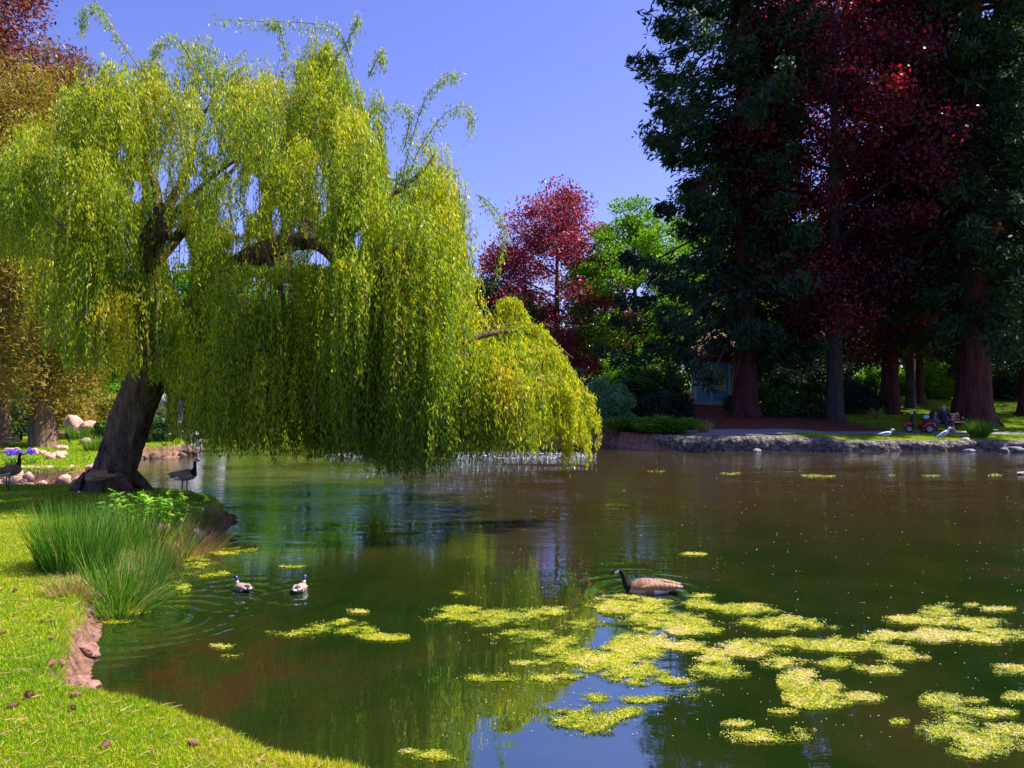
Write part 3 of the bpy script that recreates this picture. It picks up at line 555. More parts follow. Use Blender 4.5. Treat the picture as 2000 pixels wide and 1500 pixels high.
deciduous('copper_beech_tree', 'dark copper tree with reddish brown trunk just right of the grey beech trunk', 'beech', X(1738, 45), 45, 29, 5.6, 0.52, 3.4, M['copper'], M['bark_red'], 95000, 0.20, 200, shape=0.2, droop=.6, tone=.1)
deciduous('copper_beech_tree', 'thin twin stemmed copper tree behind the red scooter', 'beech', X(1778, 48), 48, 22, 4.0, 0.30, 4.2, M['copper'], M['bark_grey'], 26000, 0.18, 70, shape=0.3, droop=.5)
deciduous('red_maple_tree', 'red leafed maple standing in the sky gap beyond the pond', 'maple', X(1088, 57), 57, 16.2, 5.9, 0.32, 1.4, M['maple_red'], M['bark_brown'], 50000, 0.20, 150, shape=0.95)
deciduous('green_maple_tree', 'bright green broadleaf tree between the red maple and the dark conifer', 'tree', X(1240, 55), 55, 14.6, 4.9, 0.28, 1.8, M['green'], M['bark_grey'], 45000, 0.20, 110, shape=0.4)
deciduous('green_maple_tree', 'bright green broadleaf tree glimpsed behind the dark conifer trunk', 'tree', X(1390, 62), 62, 17, 6.0, 0.3, 2.0, M['green'], M['bark_grey'], 30000, 0.24, 90, shape=0.4)
# left bank
cy = deciduous('swamp_cypress_tree', 'feathery yellow brown tree with fluted trunk on the left bank behind the willow', 'tree', X(85, 27.6), 27.6, 14.5, 3.6, 0.42, 1.7, M['cypress'], M['bark_brown'], 95000, 0.19, 190, lean=(-.5, 0), shape=0.35, droop=1.6, narrow=.22)
deciduous('red_maple_tree', 'reddish brown leafed tree rising at the top left behind the willow', 'maple', X(-25, 32), 32, 20.5, 4.6, 0.4, 8.0, M['maple_brown'], M['bark_brown'], 42000, 0.15, 130, shape=0.2)
deciduous('cypress_tree', 'dull yellow twiggy tree at the left frame edge in front of the reddish tree', 'tree', X(0, 30), 30, 17.6, 3.6, 0.3, 6.5, M['bronze'], M['bark_brown'], 40000, 0.19, 90, lean=(0.6, 0), shape=0.2, droop=1.2, tone=.12, narrow=.25)
bgs = [(-60, 46, 11, 5.5, 'green', 'yellow green tree deep behind the left bank'), (230, 44, 8, 4.2, 'green', 'leafy green tree behind the leaning willow trunk'), (430, 50, 10.0, 4.8, 'green', 'round green tree seen under the middle of the willow'),
       (600, 55, 10.8, 5.4, 'green', 'green tree beyond the water below the willow branches'), (800, 58, 11.2, 5.4, 'shrub', 'dull green tree hidden beyond the right half of the willow'), (960, 56, 10.4, 4.6, 'shrub', 'dark green tree left of the red maple'),
       (1540, 66, 15, 7, 'shrub', 'green woodland tree behind the copper beech'), (1660, 70, 18, 7, 'shrub', 'tall green woodland tree behind the two copper trees'), (1840, 68, 17, 7, 'green', 'light green tree glimpsed between the dark trunks behind the scooter'), (2000, 70, 19, 7, 'shrub', 'green woodland tree behind the rightmost conifers'), (2150, 52, 20, 7, 'shrub', 'broad green tree past the right frame edge')]
for (px, d, h, r_, mk, lb) in bgs:
    deciduous('woodland_tree', lb, 'tree', X(px, d), d, h, r_, 0.25, 1.0 if px < 1000 else 2.2, M[mk], M['bark_grey'], 24000, 0.26, 70, group='trees of the wood round the pond', flare=False)

# ------------------------------------------------------------------ shrubs
def shrub(name, label, px, d, w, h, mk, n=12000, leaf=0.12, clumps=40, cat='shrub', dy=None, dz=0.0, core=0.0, group=None, squash=1.0):
    x = X(px, d); z = Hs(x, d)+dz; root = empty(name, (x, d, z), label, cat, group)
    u = unit(rng.normal(size=(clumps, 3))); u[:, 2] = np.abs(u[:, 2]); cen = u*(rng.uniform(0.3, 1, (clumps, 1))**.6)*np.array([w/2*.85, w/2*.7*squash, h*.8]); cen[:, 2] += h*.06
    m_ = n//clumps; C = []; A = []; v_ = []
    for i in range(clumps):
        g = unit(rng.normal(size=(m_, 3)))*(rng.random((m_, 1))**.5)*rng.uniform(.10, .19)*(w+h)/2*np.array([1.1, 1.1, .8])
        q = cen[i]+g; q[:, 2] = np.maximum(q[:, 2], 0.03); C.append(q); A.append(g+rng.normal(size=(m_, 3))*.2); v_.append(np.clip(rng.normal(.45, .25, m_)+rng.normal(0, .12), 0, 1))
    st = MB()
    for i in range(9):
        c = cen[i]; st.tube([np.array([c[0]*.1, c[1]*.1, -.1]), c*.5+np.array([0, 0, .1*h]), c], [.05, .035, .01], 5, .05, 3)
    st.build('stem', M['twig'], root)
    sz = rng.uniform(.7, 1.3, m_*clumps)*leaf
    leaves('foliage', np.vstack(C), np.vstack(A), sz, sz*.5, np.concatenate(v_), M[mk], root); return root
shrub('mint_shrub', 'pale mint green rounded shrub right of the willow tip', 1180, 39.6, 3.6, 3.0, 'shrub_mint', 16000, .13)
shrub('rhododendron', 'glossy dark rhododendron between the mint shrub and the kiosk', 1255, 43, 3.6, 3.2, 'shrub', 14000, .16)
shrub('rhododendron', 'tall glossy rhododendron touching the left side of the blue kiosk', 1300, 45, 3.2, 3.4, 'shrub', 13000, .16)
shrub('rhododendron', 'upper rhododendron below the bright green tree', 1235, 48, 4.8, 4.6, 'green', 14000, .18)
shrub('dark_shrub', 'round blackish shrub standing on the mulch left of the kiosk steps', 1288, 40.2, 2.2, 1.9, 'shrub_dark', 9000, .11)
shrub('dark_shrub', 'narrow dark shrub just left of the kiosk corner', 1331, 41.0, 1.4, 1.9, 'shrub_dark', 7000, .11)
shrub('conifer_shrub', 'dark green conifer shrub behind the arching willow tip', 1115, 42, 3.4, 3.6, 'shrub', 12000, .14)
shrub('flowering_shrub', 'low shrub with pale leaves in front of the kiosk at the cedar trunk', 1428, 45.5, 1.0, 1.1, 'shrub', 4000, .13)
shrub('laurel_shrub', 'laurel bush with shiny leaves right of the cedar trunk', 1520, 44.5, 3.6, 2.6, 'shrub', 13000, .16)
shrub('laurel_shrub', 'laurel bush against the left side of the grey beech trunk', 1585, 44, 2.8, 2.3, 'shrub', 11000, .16)
shrub('laurel_shrub', 'blackish bush right of the grey beech trunk', 1680, 45.5, 3.2, 2.6, 'shrub_dark', 11000, .15)
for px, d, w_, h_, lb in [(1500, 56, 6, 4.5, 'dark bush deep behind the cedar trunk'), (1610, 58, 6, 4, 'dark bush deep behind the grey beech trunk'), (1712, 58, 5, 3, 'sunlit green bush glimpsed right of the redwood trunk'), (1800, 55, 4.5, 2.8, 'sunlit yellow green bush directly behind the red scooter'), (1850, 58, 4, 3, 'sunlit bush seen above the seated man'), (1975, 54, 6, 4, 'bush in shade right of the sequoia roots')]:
    shrub('woodland_bush', lb, px, d, w_, h_, 'green' if 'sunlit' in lb else 'shrub_dark', 12000, .2, group='bushes under the right bank trees')  # sun and shade put into leaf colour: sunlit bushes bright green, the others dark
for px, d, w_, h_, mk, lb in [(20, 36, 7, 3.6, 'shrub', 'dark bush behind the geese on the left bank'), (150, 37, 6, 3.2, 'cypress', 'golden bush right of the fluted tree trunk'), (250, 40, 5, 3.2, 'green', 'green bush just behind the willow trunk base'), (210, 31.5, 2.2, 1.0, 'juniper', 'low green bush beside the rubble on the left bank'), (300, 30.4, 1.8, 1.3, 'shrub', 'small bush at the water edge right of the willow trunk'),
                      (440, 42, 4.5, 3, 'green', 'bright bush beyond the water under the willow'), (540, 44, 6, 3, 'shrub', 'bush on the far bank under the willow middle'), (680, 44.5, 6, 3, 'green', 'bright bush on the far bank behind the hanging curtain'), (830, 45, 6, 3.2, 'shrub', 'bush on the far bank behind the low willow mound'), (960, 44, 6, 3.2, 'shrub', 'bush on the far bank hidden by the willow tip'), (1060, 41, 4, 2.5, 'shrub_dark', 'dark bush at the water behind the willow tip')]:
    shrub('bank_bush', lb, px, d, w_, h_, mk, 11000, .15, group='bushes round the far bank')
def juniper(px, d, w_, h_, label):
    x = X(px, d); root = empty('juniper', (x, d, Hs(x, d)), label, 'juniper'); C = []; A = []; v_ = []; st = MB()
    for i in range(130):
        az = rng.uniform(0, 2*math.pi); r1 = rng.uniform(.3, 1)**.6; u = np.array([math.cos(az)*w_/2, math.sin(az)*w_*.32, 0]); top = np.array([0, 0, h_*rng.uniform(.35, 1)*(1.05-r1*.6)])
        p1 = u*r1+top; p0 = p1*.45+np.array([0, 0, .05]); m_ = 130; q = rng.random(m_)**.6
        g = p0+(p1-p0)*q[:, None]+rng.normal(size=(m_, 3))*np.array([.16, .16, .05]); g[:, 2] = np.maximum(g[:, 2], .02)
        C.append(g); A.append(unit(p1-p0)+rng.normal(size=(m_, 3))*.35); v_.append(np.clip(.25+.6*q+rng.normal(0, .15, m_), 0, 1))
        if i % 8 == 0: st.tube([np.zeros(3), p0, p1], [.04, .03, .01], 4, 0, 2)
    st.build('stem', M['twig'], root); leaves('foliage', np.vstack(C), np.vstack(A), .15, .045, np.concatenate(v_), M['juniper'], root)
juniper(1305, 34.2, 3.2, 1.15, 'low spreading green juniper mound at the end of the stone wall')
juniper(1222, 35.6, 1.8, 0.9, 'small dark juniper mound left of the big spreading one')

# blades: grasses, rushes, ferns
def blades(name, B, D, Ln, Wd, v_, m, parent, bend=0.5, segs=4):
    """curved tapering blades; B base (n,3), D start direction, bends to gravity"""
    n = len(B); D = unit(D); side = unit(np.cross(D, rng.normal(size=(n, 3)))); Ln = np.broadcast_to(Ln, (n,)); Wd = np.broadcast_to(Wd, (n,)); bend = np.broadcast_to(bend, (n,))
    V = np.empty((n, (segs+1)*2, 3)); p_ = B.copy(); d = D.copy(); hd = D*np.array([1, 1, 0]); hd = unit(hd+1e-6)
    for k in range(segs+1):
        w_ = (Wd*(1-(k/segs)**1.6*.95))[:, None]
        V[:, 2*k] = p_-side*w_/2; V[:, 2*k+1] = p_+side*w_/2
        p_ = p_+d*(Ln/segs)[:, None]; d = unit(d+(hd*.5-np.array([0, 0, .55]))*(bend*(k+1)/segs)[:, None])
    q = np.array([[2*k, 2*k+1, 2*k+3, 2*k+2] for k in range(segs)]); Q = (q[None]+(np.arange(n)*(segs+1)*2)[:, None, None]).reshape(-1, 4)
    return np_mesh(name, V.reshape(-1, 3), Q, m, parent, attr={'v': np.repeat(v_, (segs+1)*2)})
def tuft(name, label, cat, x, y, n, rx, ry, h, mk, spread=.35, bend=.4, wd=.008, z=None, tone=(.35, .22), lean=(0, 0), group=None):
    z = Hs(x, y) if z is None else z; root = empty(name, (x, y, z), label, cat, group)
    a = rng.uniform(0, 2*math.pi, n); r_ = np.sqrt(rng.random(n)); B = np.stack([np.cos(a)*r_*rx, np.sin(a)*r_*ry, np.zeros(n)], -1)
    B[:, 2] = H(B[:, 0]+x, B[:, 1]+y)-z-.02; B[:, 2] = np.maximum(B[:, 2], -z-.02)
    D = np.stack([np.cos(a)*r_*spread+lean[0], np.sin(a)*r_*spread+lean[1], np.ones(n)], -1)+rng.normal(size=(n, 3))*.10
    blades('blades', B, D, h*rng.uniform(.45, 1.05, n), wd, np.clip(rng.normal(*tone, n), 0, 1), M[mk], root, bend=rng.uniform(0.1, 1, n)*bend); return root
tuft('rush_clump', 'tall upright dark green rush clump on the lawn edge', 'rushes', -5.95, 10.15, 1350, .46, .45, 1.0, 'rush', .30, .14, .011, tone=(.38, .28))
tuft('rush_clump', 'rush clump arching over the water at the bank', 'rushes', -5.15, 9.85, 850, .42, .5, .76, 'rush', .32, .28, .011, lean=(.05, 0), tone=(.58, .28))
tuft('rush_clump', 'sprawling flattened rushes lying on the water edge', 'rushes', -4.95, 9.35, 420, .35, .35, .7, 'rush', .9, 1.2, .011, lean=(.25, -.1), tone=(.6, .3))
tuft('rush_clump', 'thin rushes behind the tall clump below the leafy weeds', 'rushes', -6.1, 11.6, 700, .55, .5, .75, 'rush', .34, .25, .011, tone=(.5, .3))
tuft('rush_clump', 'rushes mixed with pale stems at the bank beneath the leafy weeds', 'rushes', -5.75, 12.0, 800, .45, .7, .62, 'rush', .45, .5, .011, tone=(.68, .3), lean=(.12, 0))
tuft('dry_grass_tuft', 'brown dry grass tuft hanging over the pond edge by the rushes', 'grass', -5.35, 12.5, 380, .35, .6, .55, 'dry', .6, .9, .008, lean=(.2, -.1), tone=(.6, .25))
tuft('dry_grass_tuft', 'pale dry grass tuft on the rounded tip of the lawn', 'grass', -5.85, 13.9, 900, .3, .8, .24, 'dry', .5, .9, .011, lean=(.25, -.05), tone=(.35, .25))
tuft('dry_grass_tuft', 'short dry tuft on the earth bank below the tall rushes', 'grass', -5.35, 9.0, 500, .2, .35, .30, 'dry', .6, .9, .007, tone=(.5, .3))
tuft('ornamental_grass', 'dense green grass clump on the stone edge in front of the sequoia', 'grass', X(1912, 33.2), 33.2, 800, .28, .25, 1.0, 'rush', .5, .4, .022, tone=(.4, .25))
tuft('ornamental_grass', 'pale feathery grass tuft beside the spreading juniper', 'grass', X(1375, 34.4), 34.4, 260, .2, .2, .75, 'dry', .5, .4, .02, tone=(.9, .1))
tuft('marsh_grass', 'long green grass on the left bank right of the fluted trunk', 'grass', X(155, 31), 31, 900, 1.0, .4, .7, 'rush', .35, .5, .02, tone=(.45, .25))
tuft('marsh_grass', 'green grass tuft at the water just left of the willow trunk', 'grass', X(188, 26.4), 26.4, 600, .35, .35, .65, 'rush', .35, .5, .015, tone=(.6, .25))
tuft('water_weed_clump', 'small leafy weed at the foot of the far earth bank', 'plant', X(1160, 37.4), 37.4, 220, .3, .2, .55, 'rush', .5, .5, .05, tone=(.7, .2))
def fern(px, d, label):
    x = X(px, d); root = empty('fern', (x, d, Hs(x, d)), label, 'fern'); n = 90; a = rng.uniform(0, 6.28, n); sp = rng.uniform(.2, 1.0, n)
    blades('frond', np.zeros((n, 3))+rng.normal(size=(n, 3))*np.array([.05, .05, 0]), np.stack([np.cos(a)*sp, np.sin(a)*sp, np.ones(n)], -1), rng.uniform(.6, .95, n), .055, rng.uniform(.8, 1, n), M['rush'], root, bend=.35, segs=5)
fern(1712, 42.0, 'sunlit sword fern on the mulch at the redwood trunk')
def leafy(px, py, d, h, n, label):
    x = X(px, d); z = Hs(x, d); root = empty('leafy_weed', (x, d, z), label, 'plant'); C = []; A = []; st = MB()
    for i in range(n):
        b = np.array([rng.uniform(-.3, .3), rng.uniform(-.2, .2), 0]); t_ = b*1.25+np.array([rng.normal(0, .08), 0, h*rng.uniform(.6, 1)]); st.tube([b, (b+t_)/2+rng.normal(size=3)*.03, t_], [.008, .006, .004], 4, 0, 3)
        for k in range(16):
            q = rng.uniform(.35, 1.0); p_ = b+(t_-b)*q; u = unit(rng.normal(size=3)*np.array([1, 1, .3])); C.append(p_+u*.06); A.append(u+np.array([0, 0, -.1]))
    st.build('stem', M['leafy'], root); C = np.array(C)
    leaves('foliage', C, np.array(A), rng.uniform(.09, .15, len(C)), .055, rng.random(len(C)), M['leafy'], root, flat=np.tile([0, 0, 1.], (len(C), 1)))
leafy(318, 960, 12.4, .80, 22, 'light green leafy weed rising above the rushes, nearer the water')
leafy(245, 975, 12.2, .72, 14, 'leafy weed left of the larger one above the rushes')
leafy(350, 970, 12.9, .62, 9, 'small leafy weed in front of the standing goose')

# iris flowers
for px, lb in ((20, 'pale violet flower clump, leftmost behind the stone wall'), (32, 'deep violet flower clump in the middle behind the stone wall'), (60, 'violet flower clump, rightmost behind the stone wall')):
    d = 21.9 if px != 20 else 21.7; x = X(px, d); root = empty('hyacinth_flowers', (x, d, Hs(x, d)), lb, 'flowers', 'violet flower clumps on the left bank')
    n = 60; a = rng.uniform(0, 6.28, n); B = np.stack([np.cos(a)*.08, np.sin(a)*.08, np.zeros(n)], -1); blades('leaf', B, np.stack([np.cos(a)*.5, np.sin(a)*.5, np.ones(n)], -1), .28, .014, rng.uniform(.3, .7, n), M['rush'], root, bend=.6)
    C = rng.normal(size=(240, 3))*np.array([.06, .06, .045])+np.array([0, 0, .36]); leaves('blossom', C, rng.normal(size=C.shape), .055, .035, rng.random(240)*.6+(.4 if px == 20 else 0), M['flower'], root)

# ------------------------------------------------------------------ lawn grass (stuff)
def build_grass():
    n = 420000; d = 3.0*np.exp(rng.random(n)*math.log(19/3.0)); x = -0.74*d+rng.random(n)*(0.74*d+0.2)
    s = sdf(x, d); k = (s > 0.02) & (d < 19.0); x = x[k]; d = d[k]; s = s[k]; n = len(x)
    z = H(x, d, s); edge = sstep(.35, .05, s)
    ln = (0.026+0.0016*d)*rng.uniform(.6, 1.3, n)*(1+edge*0.9); w_ = 0.0035+0.0006*d
    patch = fnoise(x, d, 1.4, 3)*.16+fnoise(x, d, .45, 8)*.26+fnoise(x, d, 5.5, 1)*.12
    D = rng.normal(size=(n, 3))*.55+np.array([0, 0, 1.0])
    tip = np.stack([x, d, z], -1)+unit(D)*ln[:, None]; b = np.stack([x, d, z-.004], -1); sd = unit(np.cross(D, rng.normal(size=(n, 3))))
    V = np.empty((n, 3, 3)); V[:, 0] = b-sd*(w_/2)[:, None]; V[:, 1] = b+sd*(w_/2)[:, None]; V[:, 2] = tip
    v_ = np.clip(rng.normal(.45, .2, n)+patch, 0, .9); v_ = np.where(rng.random(n) < .025, 1.0, v_)
    prop(np_mesh('lawn_grass', V.reshape(-1, 3), np.arange(n*3).reshape(n, 3), M['lawn_blade'], attr={'v': np.repeat(v_, 3)}), 'short mown grass with straw bits on the near lawn', 'grass', kind='stuff')
    n = 60000; x = rng.uniform(-7, 0, n); d = rng.uniform(4.3, 18, n); s2 = sdf(x, d); k = (s2 > -.04) & (s2 < .13); x = x[k]; d = d[k]; n = len(x)
    cl = fnoise(x, d, 3.1, 6); k = rng.random(n) < .12+.5*(cl > .25); x = x[k]; d = d[k]; n = len(x); B = np.stack([x, d, H(x, d)-.01], -1)
    blades('edge_grass', B, rng.normal(size=(n, 3))*.45+np.array([.25, .1, 1.0]), rng.uniform(.04, .13, n), .003+.0005*d, np.clip(rng.normal(.45, .3, n), 0, 1), M['dry'], None, bend=.7, segs=3)
    prop(bpy.data.objects['edge_grass'], 'longer half dry grass fringing the pond edge', 'grass', kind='stuff')
    # far lawns: coarser grass
    n = 90000; x = np.concatenate([rng.uniform(-24, -12, n//2), rng.uniform(13, 30, n//2)]); d = np.concatenate([rng.uniform(20.8, 33, n//2), rng.uniform(32.5, 44, n//2)])
    s = sdf(x, d); k = (s > .05) & ~((x > 7) & (d > 35.7) & (d < 37.6)) & ((x < 0) | (x > 19+fnoise(x, d, .9, 5)*.6-(d-40)*.25) | (d < 35.7)); x = x[k]; d = d[k]; n = len(x); z = H(x, d)
    D = rng.normal(size=(n, 3))*.5+np.array([0, 0, 1.0]); sd = unit(np.cross(D, rng.normal(size=(n, 3)))); b = np.stack([x, d, z-.01], -1)
    V = np.empty((n, 3, 3)); V[:, 0] = b-sd*.012; V[:, 1] = b+sd*.012; V[:, 2] = b+unit(D)*rng.uniform(.05, .11, n)[:, None]
    prop(np_mesh('bank_grass', V.reshape(-1, 3), np.arange(n*3).reshape(n, 3), M['lawn_blade'], attr={'v': np.repeat(np.clip(rng.normal(.4, .2, n), 0, .9), 3)}), 'grass on the far banks', 'grass', kind='stuff')
build_grass()

# ------------------------------------------------------------------ algae
def build_algae():
    E = [(955,1208,110,17),(890,1190,45,6),(1060,1196,60,10),(590,1238,60,10),(665,1228,62,15),(750,1246,42,7),(893,1157,22,6),(1230,1185,75,20),(1290,1207,85,16),(1105,1262,60,22),(1165,1285,90,26),(1240,1265,62,30),(1130,1220,60,11),(1240,1312,62,24),(1020,1243,70,12),
         (1355,1226,52,15),(1372,1164,26,4),(1365,1182,32,9),(1450,1192,70,11),(1520,1216,80,14),(1590,1222,60,12),(1345,1262,45,12),(1470,1270,85,18),(1530,1290,50,15),(1565,1262,55,15),(1640,1262,70,16),(1720,1248,50,14),(1755,1270,50,10),(1840,1190,40,13),(1810,1212,80,9),(1890,1218,70,9),(1935,1243,60,12),(1985,1245,30,12),(1820,1240,50,14),
         (1640,1298,60,14),(1560,1330,36,24),(1600,1362,60,22),(1670,1362,50,10),(1620,1340,40,12),(1715,1306,50,14),(1770,1285,40,8),(1400,1310,58,16),(1390,1290,40,8),(975,1325,65,12),(1070,1326,68,12),(1035,1298,45,6),(1150,1408,70,25),(1090,1392,40,14),(1225,1392,32,10),(1160,1362,40,14),(1280,1366,80,10),(1360,1350,42,5),
         (1490,1440,90,12),(1560,1432,35,12),(1440,1414,30,7),(1840,1375,38,22),(1850,1425,65,24),(1920,1450,70,28),(1980,1452,50,32),(1930,1395,50,10),(1960,1310,55,9),(1905,1370,30,6),(1985,1362,30,8),(845,1480,52,11),(800,1470,20,5),(430,1264,24,7),(455,1283,24,4),(1760,1412,20,6),(1945,1190,32,5),(1895,1182,16,3),
         (440,1072,60,10),(385,1100,34,12),(430,1052,50,6),(400,1120,40,8),(350,1150,22,10),(240,1196,60,4),(215,1215,36,5),(1595,930,30,2.5),(1425,925,20,1.8),(1820,930,17,1.8),(1738,928,14,1.8),(1352,1083,26,3),(1285,921,16,1.6),(570,1108,24,3),(790,1041,34,3),(1945,928,12,1.5),(1310,1332,40,6),(1530,1392,26,5),(700,1195,20,3)]
    E = np.array(E, float)
    def field(x, y):
        px = 1000+x*F/y; py = 750+CH*F/y; f = np.zeros(len(x))
        for cx, cy, rx, ry in E: f = np.maximum(f, 1.22-((px-cx)/rx)**2*.62-((py-cy)/ry)**2*.62)
        return f
    def fr(x, y):
        n = np.zeros(len(x))
        for o, a in ((1.3, .36), (3.1, .38), (7.3, .38), (16, .30)): n += a*fnoise(x*.75+y*.35, y*1.15-x*.15, o, o*3.3)
        return n
    def lim(g, n): return np.where(g < .25, -1, g+n)
    # matted sheet, with a lumpy upper side
    cell = .035; xs = np.arange(-5.5, 9, cell); ys = np.arange(5.3, 14.5, cell); X_, Y_ = np.meshgrid(xs, ys); X_ = X_+rng.normal(0, .008, X_.shape); Y_ = Y_+rng.normal(0, .008, Y_.shape)
    f = lim(field(X_.ravel(), Y_.ravel()), fr(X_.ravel(), Y_.ravel())*1.3).reshape(X_.shape)
    land = sdf(X_.ravel(), Y_.ravel()).reshape(X_.shape) > -.08
    ok = (f > .64) & ~land; cells = ok[:-1, :-1] & ok[1:, :-1] & ok[:-1, 1:] & ok[1:, 1:]
    nx = len(xs); i, j = np.nonzero(cells); Q = np.stack([i*nx+j, i*nx+j+1, (i+1)*nx+j+1, (i+1)*nx+j], -1)
    used, inv = np.unique(Q, return_inverse=True); V = np.stack([X_.ravel(), Y_.ravel(), .005+.016*np.abs(fr(X_.ravel()*2, Y_.ravel()*2))*sstep(.62, .95, f.ravel())], -1)[used]
    ff = f.ravel()[used]; v_ = np.clip(.02+.75*sstep(.66, 1.05, ff)+.25*fr(X_.ravel()*2.3, Y_.ravel()*2.3)[used]+rng.normal(0, .14, len(used)), 0, 1)
    mats_ = M['algae']; sheet = prop(np_mesh('algae_mat', V, inv.reshape(Q.shape), mats_, smooth=True, attr={'v': v_}), 'yellow green algae mats floating on the pond', 'algae', kind='stuff')
    # frayed fronds over the mats and loose bits round them
    n = 1500000; d = 5.4*np.exp(rng.random(n)*math.log(26/5.4)); x = rng.uniform(-.72, .72, n)*d; f = field(x, d)
    k = f > .05; x = x[k]; d = d[k]; f = lim(f[k], fr(x, d)*1.3); land = sdf(x, d) > -.08
    k = (f > .35+.45*(rng.random(len(f))**2.2)*0) & ((f > .72) | ((f > .45) & (rng.random(len(f)) < .28))) & (rng.random(len(f)) < .75) & ~land; x = x[k]; d = d[k]; f = f[k]; n = len(x)
    C = np.stack([x, d, rng.uniform(.006, .022, n)], -1); A = rng.normal(size=(n, 3))*np.array([1, 1, .32])
    leaves('algae_fronds', C, A, (.010+.0015*d)*rng.uniform(.4, 1.7, n), (.004+.0007*d)*rng.uniform(.6, 1.4, n), np.clip(rng.normal(.30, .22, n)+.25*sstep(.72, 1.1, f)+.40*fnoise(x, d, 1.2, 4)+.3*fnoise(x, d, 6, 2)+.16*sstep(.5, 5, x)*(rng.random(n) < .3)*3, 0, 1), M['algae'], None, flat=np.tile([0, 0, 1.5], (n, 1)))
    o = bpy.data.objects['algae_fronds']; prop(o, 'frayed algae fronds on and around the floating mats', 'algae', kind='stuff'); print('algae', n, len(Q))
    # loose specks drifting on the open water
    n = 800; d = 6*np.exp(rng.random(n)*math.log(31/6)); x = rng.uniform(-.1, .75, n)*d; k = sdf(x, d) < -.1; x = x[k]; d = d[k]; n = len(x)
    C = np.stack([x, d, np.full(n, .006)], -1); A = rng.normal(size=(n, 3))*np.array([1, 1, .1])
    leaves('floating_debris', C, A, (.008+.0010*d)*rng.uniform(.5, 1.4, n), .006+.0006*d, rng.uniform(.2, 1, n), simple('petal_speck', (.5, .42, .36), .7), None, flat=np.tile([0, 0, 3.], (n, 1)))
    prop(bpy.data.objects['floating_debris'], 'specks of petals and leaf bits drifting on the water', 'debris', kind='stuff')
build_algae()
def build_spray():
    n = 3000; a = rng.uniform(0, 6.28, n); r_ = np.where(rng.random(n) < .7, rng.normal(4.8, .35, n), rng.uniform(0, 5, n)); x = -2.0+np.cos(a)*r_; y = 29.6+np.sin(a)*r_*.25
    C = np.stack([x, y, np.abs(rng.normal(0, .05, n))+.005], -1); m = simple('spray_drop', (0.6, 0.62, 0.7), .3, var=0.05)
    leaves('water_spray', C, rng.normal(size=(n, 3))*np.array([1, 1, .3]), .05, .028, np.ones(n), m, None); prop(bpy.data.objects['water_spray'], 'white drops of fountain spray falling on the pond behind the willow', 'spray', kind='stuff')
build_spray()

# ------------------------------------------------------------------ far wood behind everything
def build_wood():
    C = []; v_ = []
    for i in range(1000):
        y = rng.uniform(70, 92); px = rng.uniform(-250, 2500); x = X(px, y); hm = 7.0 if px < 1200 else float(np.interp(px, [1200, 1450, 2500], [7.5, 15, 19]))
        c = np.array([x, y, Hs(0, 80)+rng.uniform(.3, hm)]); m_ = 130; C.append(c+unit(rng.normal(size=(m_, 3)))*(rng.random((m_, 1))**.4)*rng.uniform(1.4, 2.6)*(1 if px < 1200 else 1.25)); v_.append(np.clip(rng.normal(.35, .2, m_)+rng.normal(0, .15), 0, 1))
    C = np.vstack(C); leaves('far_wood', C, rng.normal(size=C.shape), .55, .34, np.concatenate(v_), M['shrub'], None)
    prop(bpy.data.objects['far_wood'], 'far-off green wood closing the view behind all trees', 'wood', kind='stuff')
build_wood()

# ------------------------------------------------------------------ stone walls and rocks
def stone_edging():
    line = catmull([(6.3, 34.0), (6.35, 32.7), (7.6, 31.95), (10, 31.85), (14, 31.9), (17, 32.0), (20, 32.1), (24, 31.9), (30, 31.2)], 46); n = len(line)
    root = empty('stone_wall', (14, 32, 0), 'long low grey stone wall along the water under the path on the right bank', 'wall')
    prof = [(-.10, -.45), (-.16, 0.0), (-.12, .14), (-.15, .28), (-.08, .40), (0.02, .47), (.14, .50), (.30, .50), (.48, .50), (.62, .46), (.66, -.2)]
    V = []; Tn = unit(np.gradient(line, axis=0))
    for i, (x, y) in enumerate(line):
        tx, ty = Tn[i]; nx_, ny_ = ty, -tx
        if ny_ > 0.2 and x > 7: nx_, ny_ = -nx_, -ny_
        hh = (0.62 if x < 12.5 else np.interp(x, [12.5, 15, 30], [.58, .42, .44]))/.50
        for (o_, z_) in prof:
            k = mnoise.noise(Vector((x*1.4, y*1.4, z_*3)))*.13+mnoise.noise(Vector((x*4, y*4, z_*7)))*.09
            o2 = o_-k*(1 if z_ < .45 else .25); V.append((x+nx_*(-o2)-14, y+ny_*(-o2)-32, z_*hh+(k*.25 if z_ > .2 else 0)))
    m_ = len(prof); Q = [(i*m_+k, (i+1)*m_+k, (i+1)*m_+k+1, i*m_+k+1) for i in range(n-1) for k in range(m_-1)]
    V = np.array(V); o = np_mesh('stone_face', V, Q, M['masonry'], root, smooth=True)
    return root
stone_edging()
def rubble(line, label, rows, size, m, z0=0.0, hgt=.5, depth=.35, name='rubble_wall'):
    line = np.array(line, float); L = np.r_[0, np.cumsum(np.linalg.norm(np.diff(line, axis=0), axis=1))]
    root = empty(name, (line[0][0], line[0][1], 0), label, 'wall'); o0 = np.array(root.location); b = MB(); s = 0
    for r_ in range(rows):
        s = rng.uniform(0, size)
        while s < L[-1]:
            x = np.interp(s, L, line[:, 0]); y = np.interp(s, L, line[:, 1]); sz = size*rng.uniform(.6, 1.35)
            b.blob(np.array([x+rng.normal(0, .05), y+depth*r_/max(1, rows-1)+rng.normal(0, .05), z0+hgt*(r_+.3)/rows])-o0, (sz*1.15, sz*.9, sz*.75), .22, 2, rz=rng.uniform(0, 6), tilt=rng.normal(0, .25)); s += sz*.72
    b.build('stones', m, root); return root
